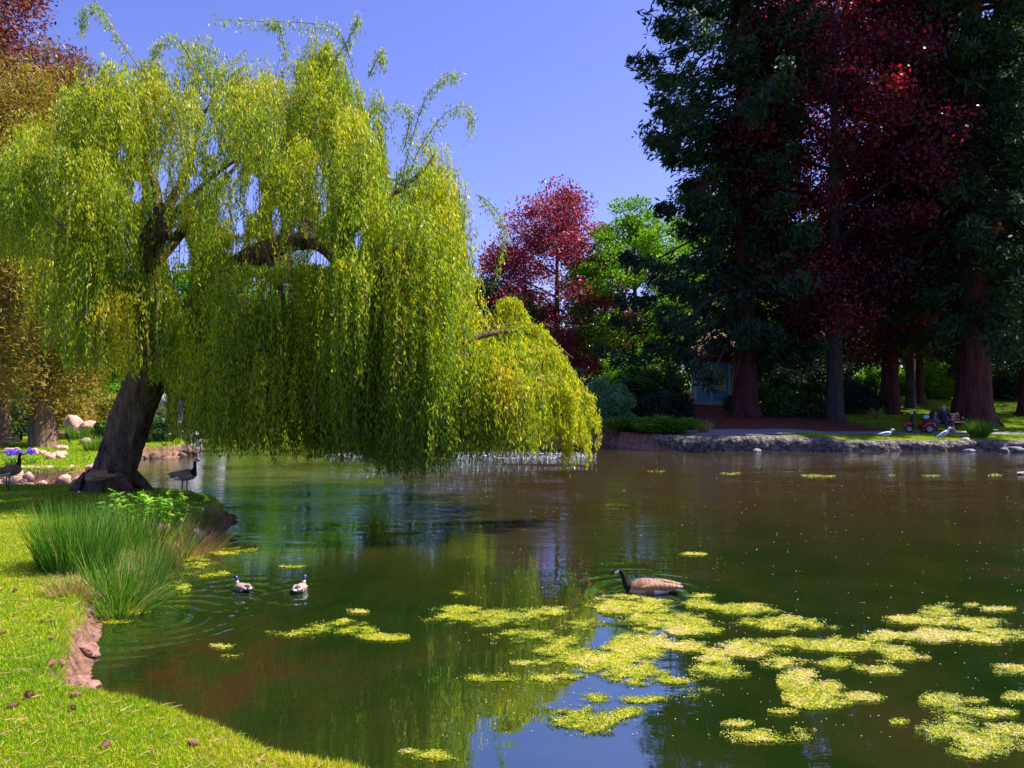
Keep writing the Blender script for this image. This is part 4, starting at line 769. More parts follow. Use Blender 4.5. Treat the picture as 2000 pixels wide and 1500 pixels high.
rubble([(-16.6, 19.75), (-14.6, 20.55), (-13.2, 20.75), (-12.15, 20.95)], 'sunlit pinkish rubble stone wall on the left bank behind the standing goose', 4, .36, M['rock_pink'], -.05, .55, .40)
rubble([(-12.05, 21.0), (-12.05, 21.9), (-12.8, 23.4), (-14.1, 25.3)], 'pinkish rubble edge running back to the left of the willow trunk', 3, .32, M['rock_pink'], -.02, .5, .2)
rubble([(-14.6, 28.2), (-13.9, 28.8), (-13.1, 29.3), (-13.1, 30.1)], 'dark brown rocks at the water seen just right of the willow trunk', 2, .45, M['rock_dark'], -.05, .4, .4)
rubble([(2.6, 37.4), (3.6, 37.3), (4.6, 37.2), (5.3, 34.6), (6.1, 33.6)], 'dark rocky shore between the willow tip and the stone wall', 2, .45, M['rock_dark'], -.1, .35, .4, name='rocky_shore')
def rock(label, px, d, size, m, z=None, name='rock', group=None, seed=None, tilt=.1, rough=.2):
    x = X(px, d); z = Hs(x, d) if z is None else z; b = MB(); b.blob((0, 0, size[2]*.28), size, rough, 3, rz=rng.uniform(0, 6), seed=seed, tilt=tilt)
    o = b.build(name, m, None); o.location = (x, d, z); return prop(o, label, 'rock', group)
loose = [(100, 23.2, .28, 'loose stone nearest the corner of the left rubble wall'), (108, 23.9, .30, 'dark topped loose stone above the rubble wall corner'), (92, 24.2, .22, 'small loose stone left of the dark topped one'), (115, 23.4, .32, 'loose stone touching the rubble edge that runs back'),
         (121, 24.4, .25, 'loose stone beside the low golden bush'), (85, 24.9, .20, 'small flat loose stone in the lawn gap'), (68, 25.2, .30, 'lone reddish stone right of the violet flowers'), (30, 25.2, .30, 'left stone of the short row above the violet flowers'),
         (20, 25.1, .30, 'leftmost stone of the short row at the left frame edge'), (14, 25.3, .26, 'low stone at the left end of the row'), (112, 26.6, .22, 'small stone below the fluted trunk, left one'), (119, 26.8, .26, 'small stone below the fluted trunk, middle one'), (126, 26.5, .24, 'small stone below the fluted trunk, right one'), (167, 28.8, .42, 'round brown boulder in the long grass right of the fluted trunk')]
for px, d, s_, lb in loose: rock(lb, px, d, (s_*1.3, s_, s_*.8), M['rock_pink'], group='loose stones on the left bank')
rock('big sunlit pale boulder in the undergrowth right of the fluted trunk', 178, 33, (1.0, .8, .7), M['rock_pink'], z=.7)
rock('tall leaning weathered stump like rock behind the long grass', 148, 34, (.8, .7, 1.5), M['rock_pink'], z=.4, tilt=-.4)
rock('flat wedge of dark red rock jutting from the earth bank over the water', 163, 8.85, (.42, .22, .18), M['rock_dark'], z=.03, tilt=.5)
rock('small wet dark stone at the waterline under the earth bank', 166, 8.3, (.18, .13, .1), M['rock_dark'], z=-.01)
rock('pale pink rock face set in the earth bank', 137, 7.9, (.28, .62, .26), M['rock_bank'], z=-.05, rough=.35)
rock('pinkish rock face at the near end of the earth bank', 139, 6.95, (.22, .42, .24), M['rock_bank'], z=-.06, rough=.35)
rock('small pink stone sunk in the lawn edge above the water', 288, 5.95, (.10, .07, .04), M['rock_pink'])
rock('reddish boulder half buried in the dry grass at the rounded lawn tip', 368, 13.1, (.55, .5, .5), M['rock_pink'], z=.02)
rock('orange brown stone among the rushes', 308, 12.3, (.3, .25, .25), M['rock_pink'], z=.45)
rock('black wet rock under the tip of the lawn', 434, 15.6, (.5, .6, .28), M['rock_dark'], z=-.06)
rock('small white boulder beside the ornamental grass on the right bank', 1884, 32.5, (.42, .3, .2), M['rock_pale'])
for px, d, s_, lb in [(1478, 31.5, .42, 'dark rock in the water at the left foot of the long stone wall'), (1962, 31.3, .55, 'pale rock at the waterline near the right frame edge, left one'), (1977, 31.3, .7, 'larger pale rock at the waterline near the right frame edge'), (1890, 31.4, .4, 'flat rock in the water below the ornamental grass')]:
    rock(lb, px, d, (s_*1.3, s_*.8, s_*.55), M['rock_grey'], z=-.05)
def outcrop():
    root = empty('rock_cascade', (X(330, 37), 37, 0), 'pale grey rock cascade seen under the willow right of its trunk', 'rockery'); b = MB()
    for i in range(46):
        lv = rng.random(); b.blob((rng.normal(0, .9*(1.2-lv*.6)), rng.normal(.3*lv, .3), lv*3.2), (rng.uniform(.5, 1.3), rng.uniform(.5, .9), rng.uniform(.5, 1.4)), .28, 2, rz=rng.uniform(0, 6))
    b.build('boulders', M['rock_pale'], root)
outcrop()

# ------------------------------------------------------------------ blue kiosk
def kiosk():
    d = 50.0; cx = X(1396, d); z0 = max(Hs(cx, d-1.5), Hs(cx, d)); root = empty('kiosk', (cx, d, z0), 'small eight sided blue kiosk with cream trim and shingled roof under the conifer', 'kiosk')
    mb_ = simple('blue_paint', (0.05, 0.26, 0.55), .5, scale=3, var=.12); mc = simple('cream_paint', (0.62, 0.55, 0.34), .6); mr = simple('roof_shingle', (0.22, 0.10, 0.06), .9, scale=14, var=.4, bump=.6, stretch=(1, 1, 3), c2=(.62, .33, .22)); ms = simple('soffit_red', (0.16, 0.03, 0.035), .7); mg = simple('floor_concrete', (0.4, 0.38, 0.33), .9)
    R_ = 1.5; hb = 3.05; V = []; ang = [R(-112.5+45*k) for k in range(8)]
    c = [(R_*math.cos(a), R_*math.sin(a)) for a in ang]
    w_ = MB(); w_.add([(x, y, .12) for x, y in c]+[(x, y, hb) for x, y in c], [(k, (k+1) % 8, (k+1) % 8+8, k+8) for k in range(8)]); w_.build('wall', mb_, root, smooth=False)
    fl = MB(); fl.add([(x*1.32, y*1.32, -.25) for x, y in c]+[(x*1.32, y*1.32, .12) for x, y in c], [(k, (k+1) % 8, (k+1) % 8+8, k+8) for k in range(8)]+[tuple(range(8, 16))]); fl.build('floor_slab', mg, root, smooth=False)
    rf = MB(); levels = [(1.45, hb-.02), (1.42, hb+.10), (1.1, hb+.65), (.62, hb+1.35), (.06, hb+1.95)]
    V = [(x*s, y*s, z) for s, z in levels for x, y in c]; rf.add(V, [(l*8+k, l*8+(k+1) % 8, (l+1)*8+(k+1) % 8, (l+1)*8+k) for l in range(4) for k in range(8)]+[tuple(range(8))[::-1]]); rf.build('roof', mr, root, smooth=False)
    so = MB(); so.add([(x*1.03, y*1.03, hb-.35) for x, y in c]+[(x*1.30, y*1.30, hb-.04) for x, y in c], [(k, (k+1) % 8, (k+1) % 8+8, k+8) for k in range(8)]); so.build('soffit', ms, root, smooth=False)
    for k in range(8): t = MB(); t.box((c[k][0]*1.01, c[k][1]*1.01, .12+(hb-.5)/2), (.085, .085, hb-.5), rz=ang[k]); t.build('corner_trim', mc, root, smooth=False)
    pics = [((.16, .10, .40), (.62, .60, .75)), ((.42, .24, .10), (.66, .50, .28)), ((.10, .05, .04), (.35, .18, .10))]
    for f, (k, wd, off) in enumerate([(7, .42, 0), (0, .62, 0), (1, .42, 0)]):
        a = (ang[k]+R(22.5)); nx_, ny_ = math.cos(a), math.sin(a); ap = R_*math.cos(R(22.5)); rz_ = a+R(90)
        def at(u, z, o_): return (nx_*(ap+o_)-ny_*u, ny_*(ap+o_)+nx_*u, z)
        fr = MB(); h_ = .98; zc = 1.32
        fr.box(at(0, zc+h_/2, .03), (wd+.1, .05, .06), rz_).box(at(0, zc-h_/2, .03), (wd+.1, .05, .06), rz_).box(at(-wd/2, zc, .03), (.05, .05, h_-.062), rz_).box(at(wd/2, zc, .03), (.05, .05, h_-.062), rz_)
        fo = fr.build('poster_frame', mc, root, smooth=False)
        pm = simple('poster_%d' % f, pics[f][0], .25, scale=2.2, c2=pics[f][1], var=.1); po = MB(); po.box(at(0, zc, .012), (wd-.052, .02, h_-.062), rz_); po.build('poster', pm, fo, smooth=False)
        hd = MB(); hd.box(at(0, zc+h_/2-.12, .028), (wd-.1, .008, .14), rz_); hd.build('poster_header', ms, fo, smooth=False)
        lm = MB(); lm.tube([at(0, 2.02, .0), at(0, 2.10, .12), at(0, 2.06, .2)], [.02, .02, .02], 6).tube([at(0, 2.10, .2), at(0, 2.0, .2), at(0, 1.94, .2)], [.03, .09, .11], 10); lm.build('wall_lamp', simple('lamp_metal', (.03, .03, .03), .4), root)
        pl = MB(); pl.box(at(0, 2.04, .012), (.26, .02, .26), rz_); pl.build('lamp_plate', mc, root, smooth=False)
kiosk()

# ------------------------------------------------------------------ birds
def feather(name, c1, c2, scale=26, rough=.7):
    m, t, b = mat(name); tc = nd(t, 'ShaderNodeTexCoord'); wv = nd(t, 'ShaderNodeTexWave'); wv.wave_type = 'BANDS'; wv.bands_direction = 'X'; wv.inputs['Scale'].default_value = scale; wv.inputs['Distortion'].default_value = 14; wv.inputs['Detail'].default_value = 2
    t.links.new(tc.outputs['Object'], wv.inputs['Vector']); r = ramp(t, wv.outputs[1], [(.2, c1), (.8, c2)]); t.links.new(r.outputs[0], b.inputs['Base Color']); b.inputs['Roughness'].default_value = rough; return m
G = dict(brown=feather('goose_brown', (.17, .085, .045), (.27, .145, .08), 5), black=simple('goose_black', (.008, .007, .008), .85, spec=.2), white=simple('bird_white', (.72, .70, .70), .7, var=.05), pale=feather('goose_breast', (.24, .17, .13), (.42, .33, .27), 12), wing=feather('goose_wing', (.17, .085, .045), (.36, .19, .105), 6), leg=simple('goose_leg', (.02, .018, .018), .6))
def make_bird(name, label, loc, rz, body, neck, mats, mi_body, wing=None, bill=None, legs=None, scale=1.0, cat='goose', group=None, roll=None):
    root = empty(name, loc, label, cat, group, rz, scale); b = MB(); rings = body+neck; nb = len(body)
    b.loft(rings, 14, lambda i, j: mi_body(i, j, nb)); b.build('body', mats, root, sub=1)
    if wing:
        for s in (-1, 1):
            w_ = MB(); (x0, x1, yy, zt, zb, thick) = wing; n = 9; rr = []
            for k in range(n):
                q = k/(n-1); x = x0+(x1-x0)*q; sh = math.sin(min(1, q*1.9+.12)*math.pi/2)*(1 if q < .55 else 1-((q-.55)/.45)**1.6*.86); zc = (zt+zb)/2+(.015*q)-abs(.25-q)*.02
                rr.append((x, s*(yy-.045*max(0, q-.5)*2), zc+body[0][2]*0, thick, (zt-zb)/2*sh, 0))
            w_.loft(rr, 10); w_.build('wing', wing_m[0], root, sub=1)
    if bill:
        bm_ = MB(); bm_.tube([bill[0], (np.array(bill[0])+bill[1])/2, bill[1]], [bill[2], bill[2]*.75, bill[2]*.35], 8, 0, 2); bm_.build('beak', bill[3], root)
    if legs:
        for (x, y, zt, xf, m) in legs:
            l = MB(); l.tube([(x, y, zt), (x-.015, y, zt*.5), (xf, y, .015)], [.018, .010, .010], 6, 0, 2)
            for a in (-.45, 0, .45): l.tube([(xf, y, .012), (xf+.075*math.cos(a), y+.075*math.sin(a), .006)], [.009, .004], 5, 0, 0)
            l.build('leg', m, root)
    return root
wing_m = [G['wing']]
def goose_mi(i, j, nb):
    a = 2*math.pi*(j+.5)/14; up = math.sin(a)
    if i >= nb-1:
        if i in CH_[0] and -.85 < up < .45: return 2
        return 1
    if i <= 1: return 1 if up > -.3 else 2
    if i <= 3: return 2 if up < -.1 else (1 if i == 2 else 0)
    if i >= nb-3 and up < .2: return 3
    return 0 if up > -.55 else 3
CH_ = [()]
def gbody(z, tilt=0.0, k=1.0):
    pr = [(-.47, .045, .012, .008), (-.42, .035, .05, .014), (-.34, .015, .08, .034), (-.22, .0, .125, .082), (-.06, .005, .155, .125), (.07, .005, .16, .14), (.19, -.015, .13, .115), (.262, .0, .085, .085)]
    out = []
    for x, zz, ry, rz_ in pr: out.append((x*math.cos(tilt)-zz*math.sin(tilt), 0, z+x*math.sin(tilt)+zz*math.cos(tilt), ry*k, rz_*k, tilt+(.35 if x > .25 else 0)))
    return out
GM = [G['brown'], G['black'], G['white'], G['pale']]
def geese():
    CH_[0] = (13, 14)
    # swimming goose
    nk = [(.295, 0, .105, .055, .058, 1.0), (.315, 0, .155, .040, .044, 1.35), (.335, 0, .21, .033, .036, 1.35), (.352, 0, .26, .030, .033, 1.25), (.375, 0, .297, .031, .034, .9), (.405, 0, .312, .034, .038, .2), (.44, 0, .303, .034, .037, -.45), (.468, 0, .283, .024, .027, -.6), (.482, 0, .273, .014, .016, -.6)]
    d = 10.2; make_bird('goose', 'large black necked brown goose swimming left beside the algae', (X(1266, d), d, -.005), R(178), gbody(.075), nk, GM, goose_mi, (.15, -.47, .105, .175, .05, .05), ((.475, 0, .278), (.535, 0, .243), .015, G['black']))
    st = [(.24, 0, .545, .07, .075, .8), (.262, 0, .60, .045, .05, 1.3), (.268, 0, .66, .034, .037, 1.5), (.268, 0, .73, .030, .033, 1.55), (.275, 0, .785, .032, .034, 1.2), (.300, 0, .815, .035, .038, .35), (.335, 0, .812, .033, .035, -.1), (.362, 0, .803, .022, .024, -.1), (.374, 0, .801, .014, .014, -.1)]
    lg = [(-.0, .06, .36, .01, G['leg']), (-.02, -.06, .36, -.04, G['leg'])]
    d = 16.6; x = X(362, d); make_bird('goose', 'goose standing alert right of the willow trunk, its neck raised, above the leafy weeds', (x, d, Hs(x, d)), R(-20), gbody(.46, .22), st, GM, goose_mi, (.17, -.44, .10, .555, .40, .05), ((.37, 0, .802), (.425, 0, .795), .014, G['black']), lg)
    # grazing
    gz = [(.295, 0, .37, .055, .058, -.6), (.335, 0, .31, .042, .045, -1.1), (.355, 0, .245, .035, .037, -1.35), (.365, 0, .18, .031, .033, -1.4), (.376, 0, .125, .032, .034, -1.2), (.395, 0, .09, .035, .038, -.9), (.418, 0, .062, .032, .034, -.9), (.434, 0, .043, .022, .024, -.9), (.440, 0, .034, .014, .014, -.9)]
    gr = lambda lb, px, d, rz, sc=1.0: make_bird('goose', lb, (X(px, d), d, Hs(X(px, d), d)), rz, gbody(.42, -.10), gz, GM, goose_mi, (.17, -.46, .105, .49, .35, .05), ((.437, 0, .036), (.465, 0, .0), .013, G['black']), [(0, .06, .36, .0, G['leg']), (-.05, -.06, .36, -.09, G['leg'])], sc)
    gr('goose grazing with its head down in front of the willow trunk', 193, 16.4, R(186))
    gr('sunlit goose grazing in the distance right of the fluted trunk', 115, 28.8, R(5))
    d = 17.3; x = X(17, d); st2 = [(a-.02, b, c, e, f, g) for a, b, c, e, f, g in st]
    make_bird('goose', 'shaded goose standing at the left frame edge before the stone wall', (x, d, Hs(x, d)), R(68), gbody(.45, .15, 1.08), st2, GM, goose_mi, (.17, -.44, .11, .55, .38, .05), ((.35, 0, .802), (.405, 0, .795), .014, G['black']), lg)
    si = [(a, b, c-.36, e, f, g) for a, b, c, e, f, g in st]
    for px, d, rz, lb in ((29, 29.6, R(0), 'dark goose resting on the far left lawn left of the fluted trunk'), (-9, 27.3, R(190), 'goose cut by the left frame edge level with the fluted trunk')):
        x = X(px, d); make_bird('goose', lb, (x, d, Hs(x, d)), rz, gbody(.12, .1), si, GM, goose_mi, (.17, -.44, .105, .20, .06, .05), ((.37, 0, .442), (.425, 0, .435), .014, G['black']))
geese()
def ducks():
    purple = simple('mallard_head', (.010, .014, .04), .35, c2=(.025, .03, .14), scale=14); chest = simple('mallard_chest', (.16, .07, .04), .6); grey = feather('mallard_side', (.22, .14, .12), (.42, .30, .26), 16); dark = simple('mallard_dark', (.03, .025, .03), .5); bill = simple('mallard_bill', (.30, .24, .05), .4)
    MM = [grey, purple, G['white'], chest, dark]
    def mi(i, j, nb):
        a = 2*math.pi*(j+.5)/14; up = math.sin(a)
        if i == nb: return 2
        if i > nb: return 1
        if i == 0: return 2
        if i <= 2: return 4
        if i >= nb-2: return 3
        return 0
    bd = [(-.27, 0, .085, .012, .008, 0), (-.22, 0, .07, .035, .02, 0), (-.17, 0, .055, .06, .045, 0), (-.09, 0, .045, .095, .075, 0), (0, 0, .04, .11, .085, 0), (.09, 0, .04, .10, .085, 0), (.145, 0, .05, .07, .07, .4), (.165, 0, .085, .042, .045, 1.0)]
    nk = [(.172, 0, .115, .030, .033, 1.3), (.178, 0, .14, .027, .030, 1.45), (.183, 0, .165, .027, .030, 1.3), (.195, 0, .19, .031, .034, .9), (.215, 0, .205, .034, .035, .2), (.24, 0, .20, .028, .029, -.3), (.255, 0, .193, .018, .018, -.3)]
    wing_m[0] = feather('mallard_wing', (.20, .12, .10), (.46, .34, .30), 12)
    for px, py, rz, lb in ((474, 1153, R(142), 'mallard drake swimming at the left, its dark head in profile'), (586, 1154, R(84), 'mallard drake seen from behind, right one of the pair'), (1994, 927, R(30), 'duck swimming at the right frame edge')):
        d = gd(py, .0); make_bird('mallard', lb, (X(px, d), d, -.004), rz, bd, nk, MM, mi, (.10, -.20, .080, .115, .02, .032), ((.25, 0, .192), (.305, 0, .18), .013, bill), cat='duck', scale=.82)
        r_ = bpy.data.objects[[o.name for o in bpy.data.objects if o.get('label') == lb][0]]
        for s in (-1, 1):
            q = MB(); q.box((-.10, s*.098, .045), (.09, .012, .012), rz=-s*.3); q.build('wing_bar', G['white'], r_)
            q = MB(); q.box((-.115, s*.100, .060), (.08, .012, .014), rz=-s*.3); q.build('dark_bar', dark, r_)
    wing_m[0] = simple('duck_brown', (.10, .06, .04), .7)
    for px, py, rz, lb in ((351, 866, R(200), 'small brown duck on the far water beneath the willow, left one'), (449, 868, R(120), 'small reddish duck on the far water beneath the willow, right one'), (1125, 868, R(180), 'pale duck near the dark shore right of the willow tip')):
        d = gd(py); make_bird('duck', lb, (X(px, d), d, 0), rz, bd, nk, [G['brown'], G['brown'], G['white'], chest, dark], mi, (.10, -.20, .080, .115, .02, .032), ((.25, 0, .192), (.305, 0, .18), .013, bill), cat='duck', scale=1.0)
    d = 35.4; x = X(1935, d); make_bird('duck', 'small dark duck standing on the shaded lawn right of the ornamental grass', (x, d, Hs(x, d)), R(150), [(a, b, c+.12, e, f, g) for a, b, c, e, f, g in bd], [(a, b, c+.14, e, f, g) for a, b, c, e, f, g in nk], [dark, dark, G['white'], grey, dark], mi, (.10, -.20, .080, .235, .14, .032), ((.25, 0, .332), (.305, 0, .32), .013, bill), [(0, .04, .1, 0, G['leg']), (0, -.04, .1, -.02, G['leg'])], 1.2, cat='duck')
    # gulls
    wing_m[0] = simple('gull_wing', (.16, .30, .62), .6, c2=(.30, .42, .70)); pk = simple('gull_leg', (.5, .25, .2), .6); yb = simple('gull_bill', (.65, .45, .08), .5)
    lg = [(.0, .035, .15, .0, pk), (-.01, -.035, .15, -.03, pk)]
    gb = lambda t: [(x*math.cos(t), 0, .20+x*math.sin(t)+z, ry, rz_, t) for x, z, ry, rz_ in [(-.28, .01, .01, .008), (-.22, .01, .035, .02), (-.13, 0, .07, .055), (-.03, 0, .085, .075), (.07, 0, .08, .075), (.13, .01, .055, .06)]]
    def nk2(t): return [(.13*math.cos(t)+.02, 0, .20+.13*math.sin(t)+.055, .038, .04, 1.0), (.13*math.cos(t)+.035, 0, .20+.13*math.sin(t)+.10, .033, .036, 1.2), (.13*math.cos(t)+.06, 0, .20+.13*math.sin(t)+.13, .037, .04, .3), (.13*math.cos(t)+.095, 0, .20+.13*math.sin(t)+.125, .028, .03, -.2), (.13*math.cos(t)+.11, 0, .20+.13*math.sin(t)+.12, .015, .016, -.2)]
    for px, d, rz, t, lb in ((1732, 32.7, R(-5), .12, 'pale gull hunched level on the grass strip left of the scooter'), (1844, 32.8, R(-12), .55, 'blue winged white gull standing upright before the seated man')):
        x = X(px, d); hx = .13*math.cos(t)+.105; hz = .20+.13*math.sin(t)+.122
        make_bird('gull', lb, (x, d, Hs(x, d)), rz, gb(t), nk2(t), [G['white']]*1, lambda i, j, nb: 0, None, ((hx, 0, hz), (hx+.06, 0, hz-.01), .011, yb), lg, 1.25, cat='gull')
        r_ = [o for o in bpy.data.objects if o.get('label') == lb][0]
        for s in (-1, 1):
            w_ = MB(); w_.loft([(q*math.cos(t), s*.062, .215+q*math.sin(t), .024, h_, t) for q, h_ in ((.10, .02), (.05, .05), (-.05, .055), (-.15, .04), (-.25, .02), (-.31, .006))], 10); w_.build('wing', wing_m[0], r_, sub=1)
ducks()

# ------------------------------------------------------------------ bench, man, scooter
def bench():
    d = 38.0; x = X(1846, d); root = empty('park_bench', (x, d, Hs(x, d-.3)), 'brown wooden slatted park bench in front of the sequoia', 'bench', rz=0); wd = simple('bench_wood', (.26, .10, .06), .7, scale=20, stretch=(.2, 1, 1), c2=(.42, .20, .12)); mt = simple('bench_iron', (.03, .03, .03), .5)
    s = MB(); [s.box((0, -.05-.115*k, .44), (1.55, .10, .035)) for k in range(4)]; s.build('seat', wd, root, smooth=False, bevel=.006)
    s = MB(); [s.box((0, .05+.035*k, .56+.13*k), (1.55, .03, .11), rx=-.25) for k in range(3)]; s.build('backrest', wd, root, smooth=False, bevel=.006)
    for sx in (-.68, .68):
        for y0, y1 in ((-.42, -.40), (.02, .12)):
            l = MB(); l.tube([(sx, y0, -.05), (sx, y0, .42), (sx, y1, .44 if y1 < 0 else .92)], [.025, .025, .022], 8, 0, 2); l.build('leg', mt, root)
        l = MB(); l.tube([(sx, .10, .66), (sx, -.2, .68), (sx, -.42, .64), (sx, -.42, .44)], [.02, .025, .022, .02], 8, 0, 3); l.build('armrest', mt, root)
bench()
def skin(name, verts, edges, radii, m, parent, root_i=0, sub=2):
    me = bpy.data.meshes.new(name); me.from_pydata(verts, edges, []); o = link(name, me, m, parent)
    md = o.modifiers.new('skin', 'SKIN'); md.use_smooth_shade = True
    lay = me.skin_vertices[0] if len(me.skin_vertices) else None
    if lay is None:
        bm = bmesh.new(); bm.from_mesh(me); bm.verts.layers.skin.verify(); bm.to_mesh(me); bm.free(); lay = me.skin_vertices[0]
    for i, r_ in enumerate(radii):
        lay.data[i].radius = (r_, r_) if not isinstance(r_, tuple) else r_; lay.data[i].use_root = (i == root_i)
    sb = o.modifiers.new('sub', 'SUBSURF'); sb.levels = sub; sb.render_levels = sub; return o
def man():
    d = 37.72; x = X(1843, d); root = empty('person', (x, d, Hs(x, d-.5)), 'elderly bald man in a dark jacket and blue jeans seated on the bench', 'person'); sk = simple('man_skin', (.50, .27, .20), .55, var=.08); jk = simple('dark_jacket', (.014, .013, .018), .85); jn = simple('blue_jeans', (.02, .035, .10), .85); sh = simple('pale_shoe', (.45, .47, .52), .6); hr = simple('white_hair', (.55, .53, .52), .8); bs = simple('blue_shirt', (.03, .06, .22), .8)
    # facing the camera: -Y is forward; his own left arm is at +X
    V = [(0, 0, .55), (0, .01, .72), (0, .03, .92), (0, .0, 1.06), (0, -.02, 1.13), (0, -.03, 1.21), (0, -.045, 1.30),
         (-.19, .02, 1.0), (-.30, -.02, .80), (-.36, -.10, .62), (.19, .02, 1.0), (.29, -.05, .78), (.20, -.30, .64), (.19, -.36, .62),
         (-.10, -.02, .53), (-.12, -.44, .53), (-.13, -.46, .12), (-.13, -.55, .05), (.10, -.02, .53), (.20, -.44, .52), (.27, -.42, .12), (.29, -.51, .05), (-.37, -.13, .57)]
    E = [(0, 1), (1, 2), (2, 3), (3, 4), (4, 5), (5, 6), (2, 7), (7, 8), (8, 9), (9, 22), (2, 10), (10, 11), (11, 12), (12, 13), (0, 14), (14, 15), (15, 16), (16, 17), (0, 18), (18, 19), (19, 20), (20, 21)]
    Rr = [.13, .125, .13, .055, .055, .088, .055, .055, .042, .03, .055, .042, .03, .035, .085, .06, .038, .04, .085, .06, .038, .04, .034]
    skin('body', V, E, Rr, sk, root)
    skin('jacket', [V[i] for i in (0, 1, 2, 3)]+[V[7], V[8], V[9], V[10], V[11], V[12]], [(0, 1), (1, 2), (2, 3), (2, 4), (4, 5), (5, 6), (2, 7), (7, 8), (8, 9)], [.17, .17, .165, .085, .085, .07, .055, .085, .07, .055], jk, root)
    skin('trousers', [V[i] for i in (0, 14, 15, 16, 18, 19, 20)], [(0, 1), (1, 2), (2, 3), (0, 4), (4, 5), (5, 6)], [.14, .105, .078, .058, .105, .078, .058], jn, root)
    for (vx, vy) in ((-.13, -.50), (.28, -.46)):
        s = MB(); s.loft([(k*.28-.09, 0, .045, w_, h_, 0) for k, w_, h_ in ((0, .03, .03), (.15, .045, .055), (.5, .05, .05), (.85, .045, .035), (1, .02, .02))], 12); o = s.build('shoe', sh, root, sub=1); o.location = (vx, vy, 0); o.rotation_euler = (0, 0, R(-90))
    for (hx, hy, hz) in ((.19, -.37, .615), (-.375, -.15, .55)):
        for k in range(5):
            a = (k-2)*.28; f = MB(); b0 = np.array([hx+(k-2)*.018, hy-.02, hz]); L_ = (.05, .075, .085, .078, .06)[k]
            f.tube([b0, b0+np.array([math.sin(a)*L_*.5, -L_*.6, .004]), b0+np.array([math.sin(a)*L_*.8, -L_*.9, -.03])], [.011, .010, .007], 6, 0, 3); f.build('finger', sk, root)
    h = MB(); h.blob((0, .012, 1.235), (.178, .19, .16), .03, 3, seed=3); ho = h.build('hair', hr, root); ho.scale = (1, 1, 1)
    f = MB(); f.blob((0, -.015, 1.30), (.155, .17, .13), .01, 3, seed=2).blob((0, -.125, 1.225), (.03, .045, .05), .02, 2).blob((.092, -.02, 1.22), (.02, .04, .06), .02, 2).blob((-.092, -.02, 1.22), (.02, .04, .06), .02, 2).blob((0, -.062, 1.235), (.15, .11, .17), .01, 3, seed=2); f.build('face', sk, root)
    for s in (-1, 1): e = MB(); e.blob((s*.032, -.116, 1.245), (.018, .012, .010), 0, 2); e.build('eye', jk, root)
    b = MB(); b.blob((0, -.10, 1.172), (.085, .05, .045), .05, 2); b.build('beard', hr, root)
    c = MB(); c.blob((0, -.135, .98), (.10, .06, .20), .03, 2); c.build('shirt', bs, root)
man()
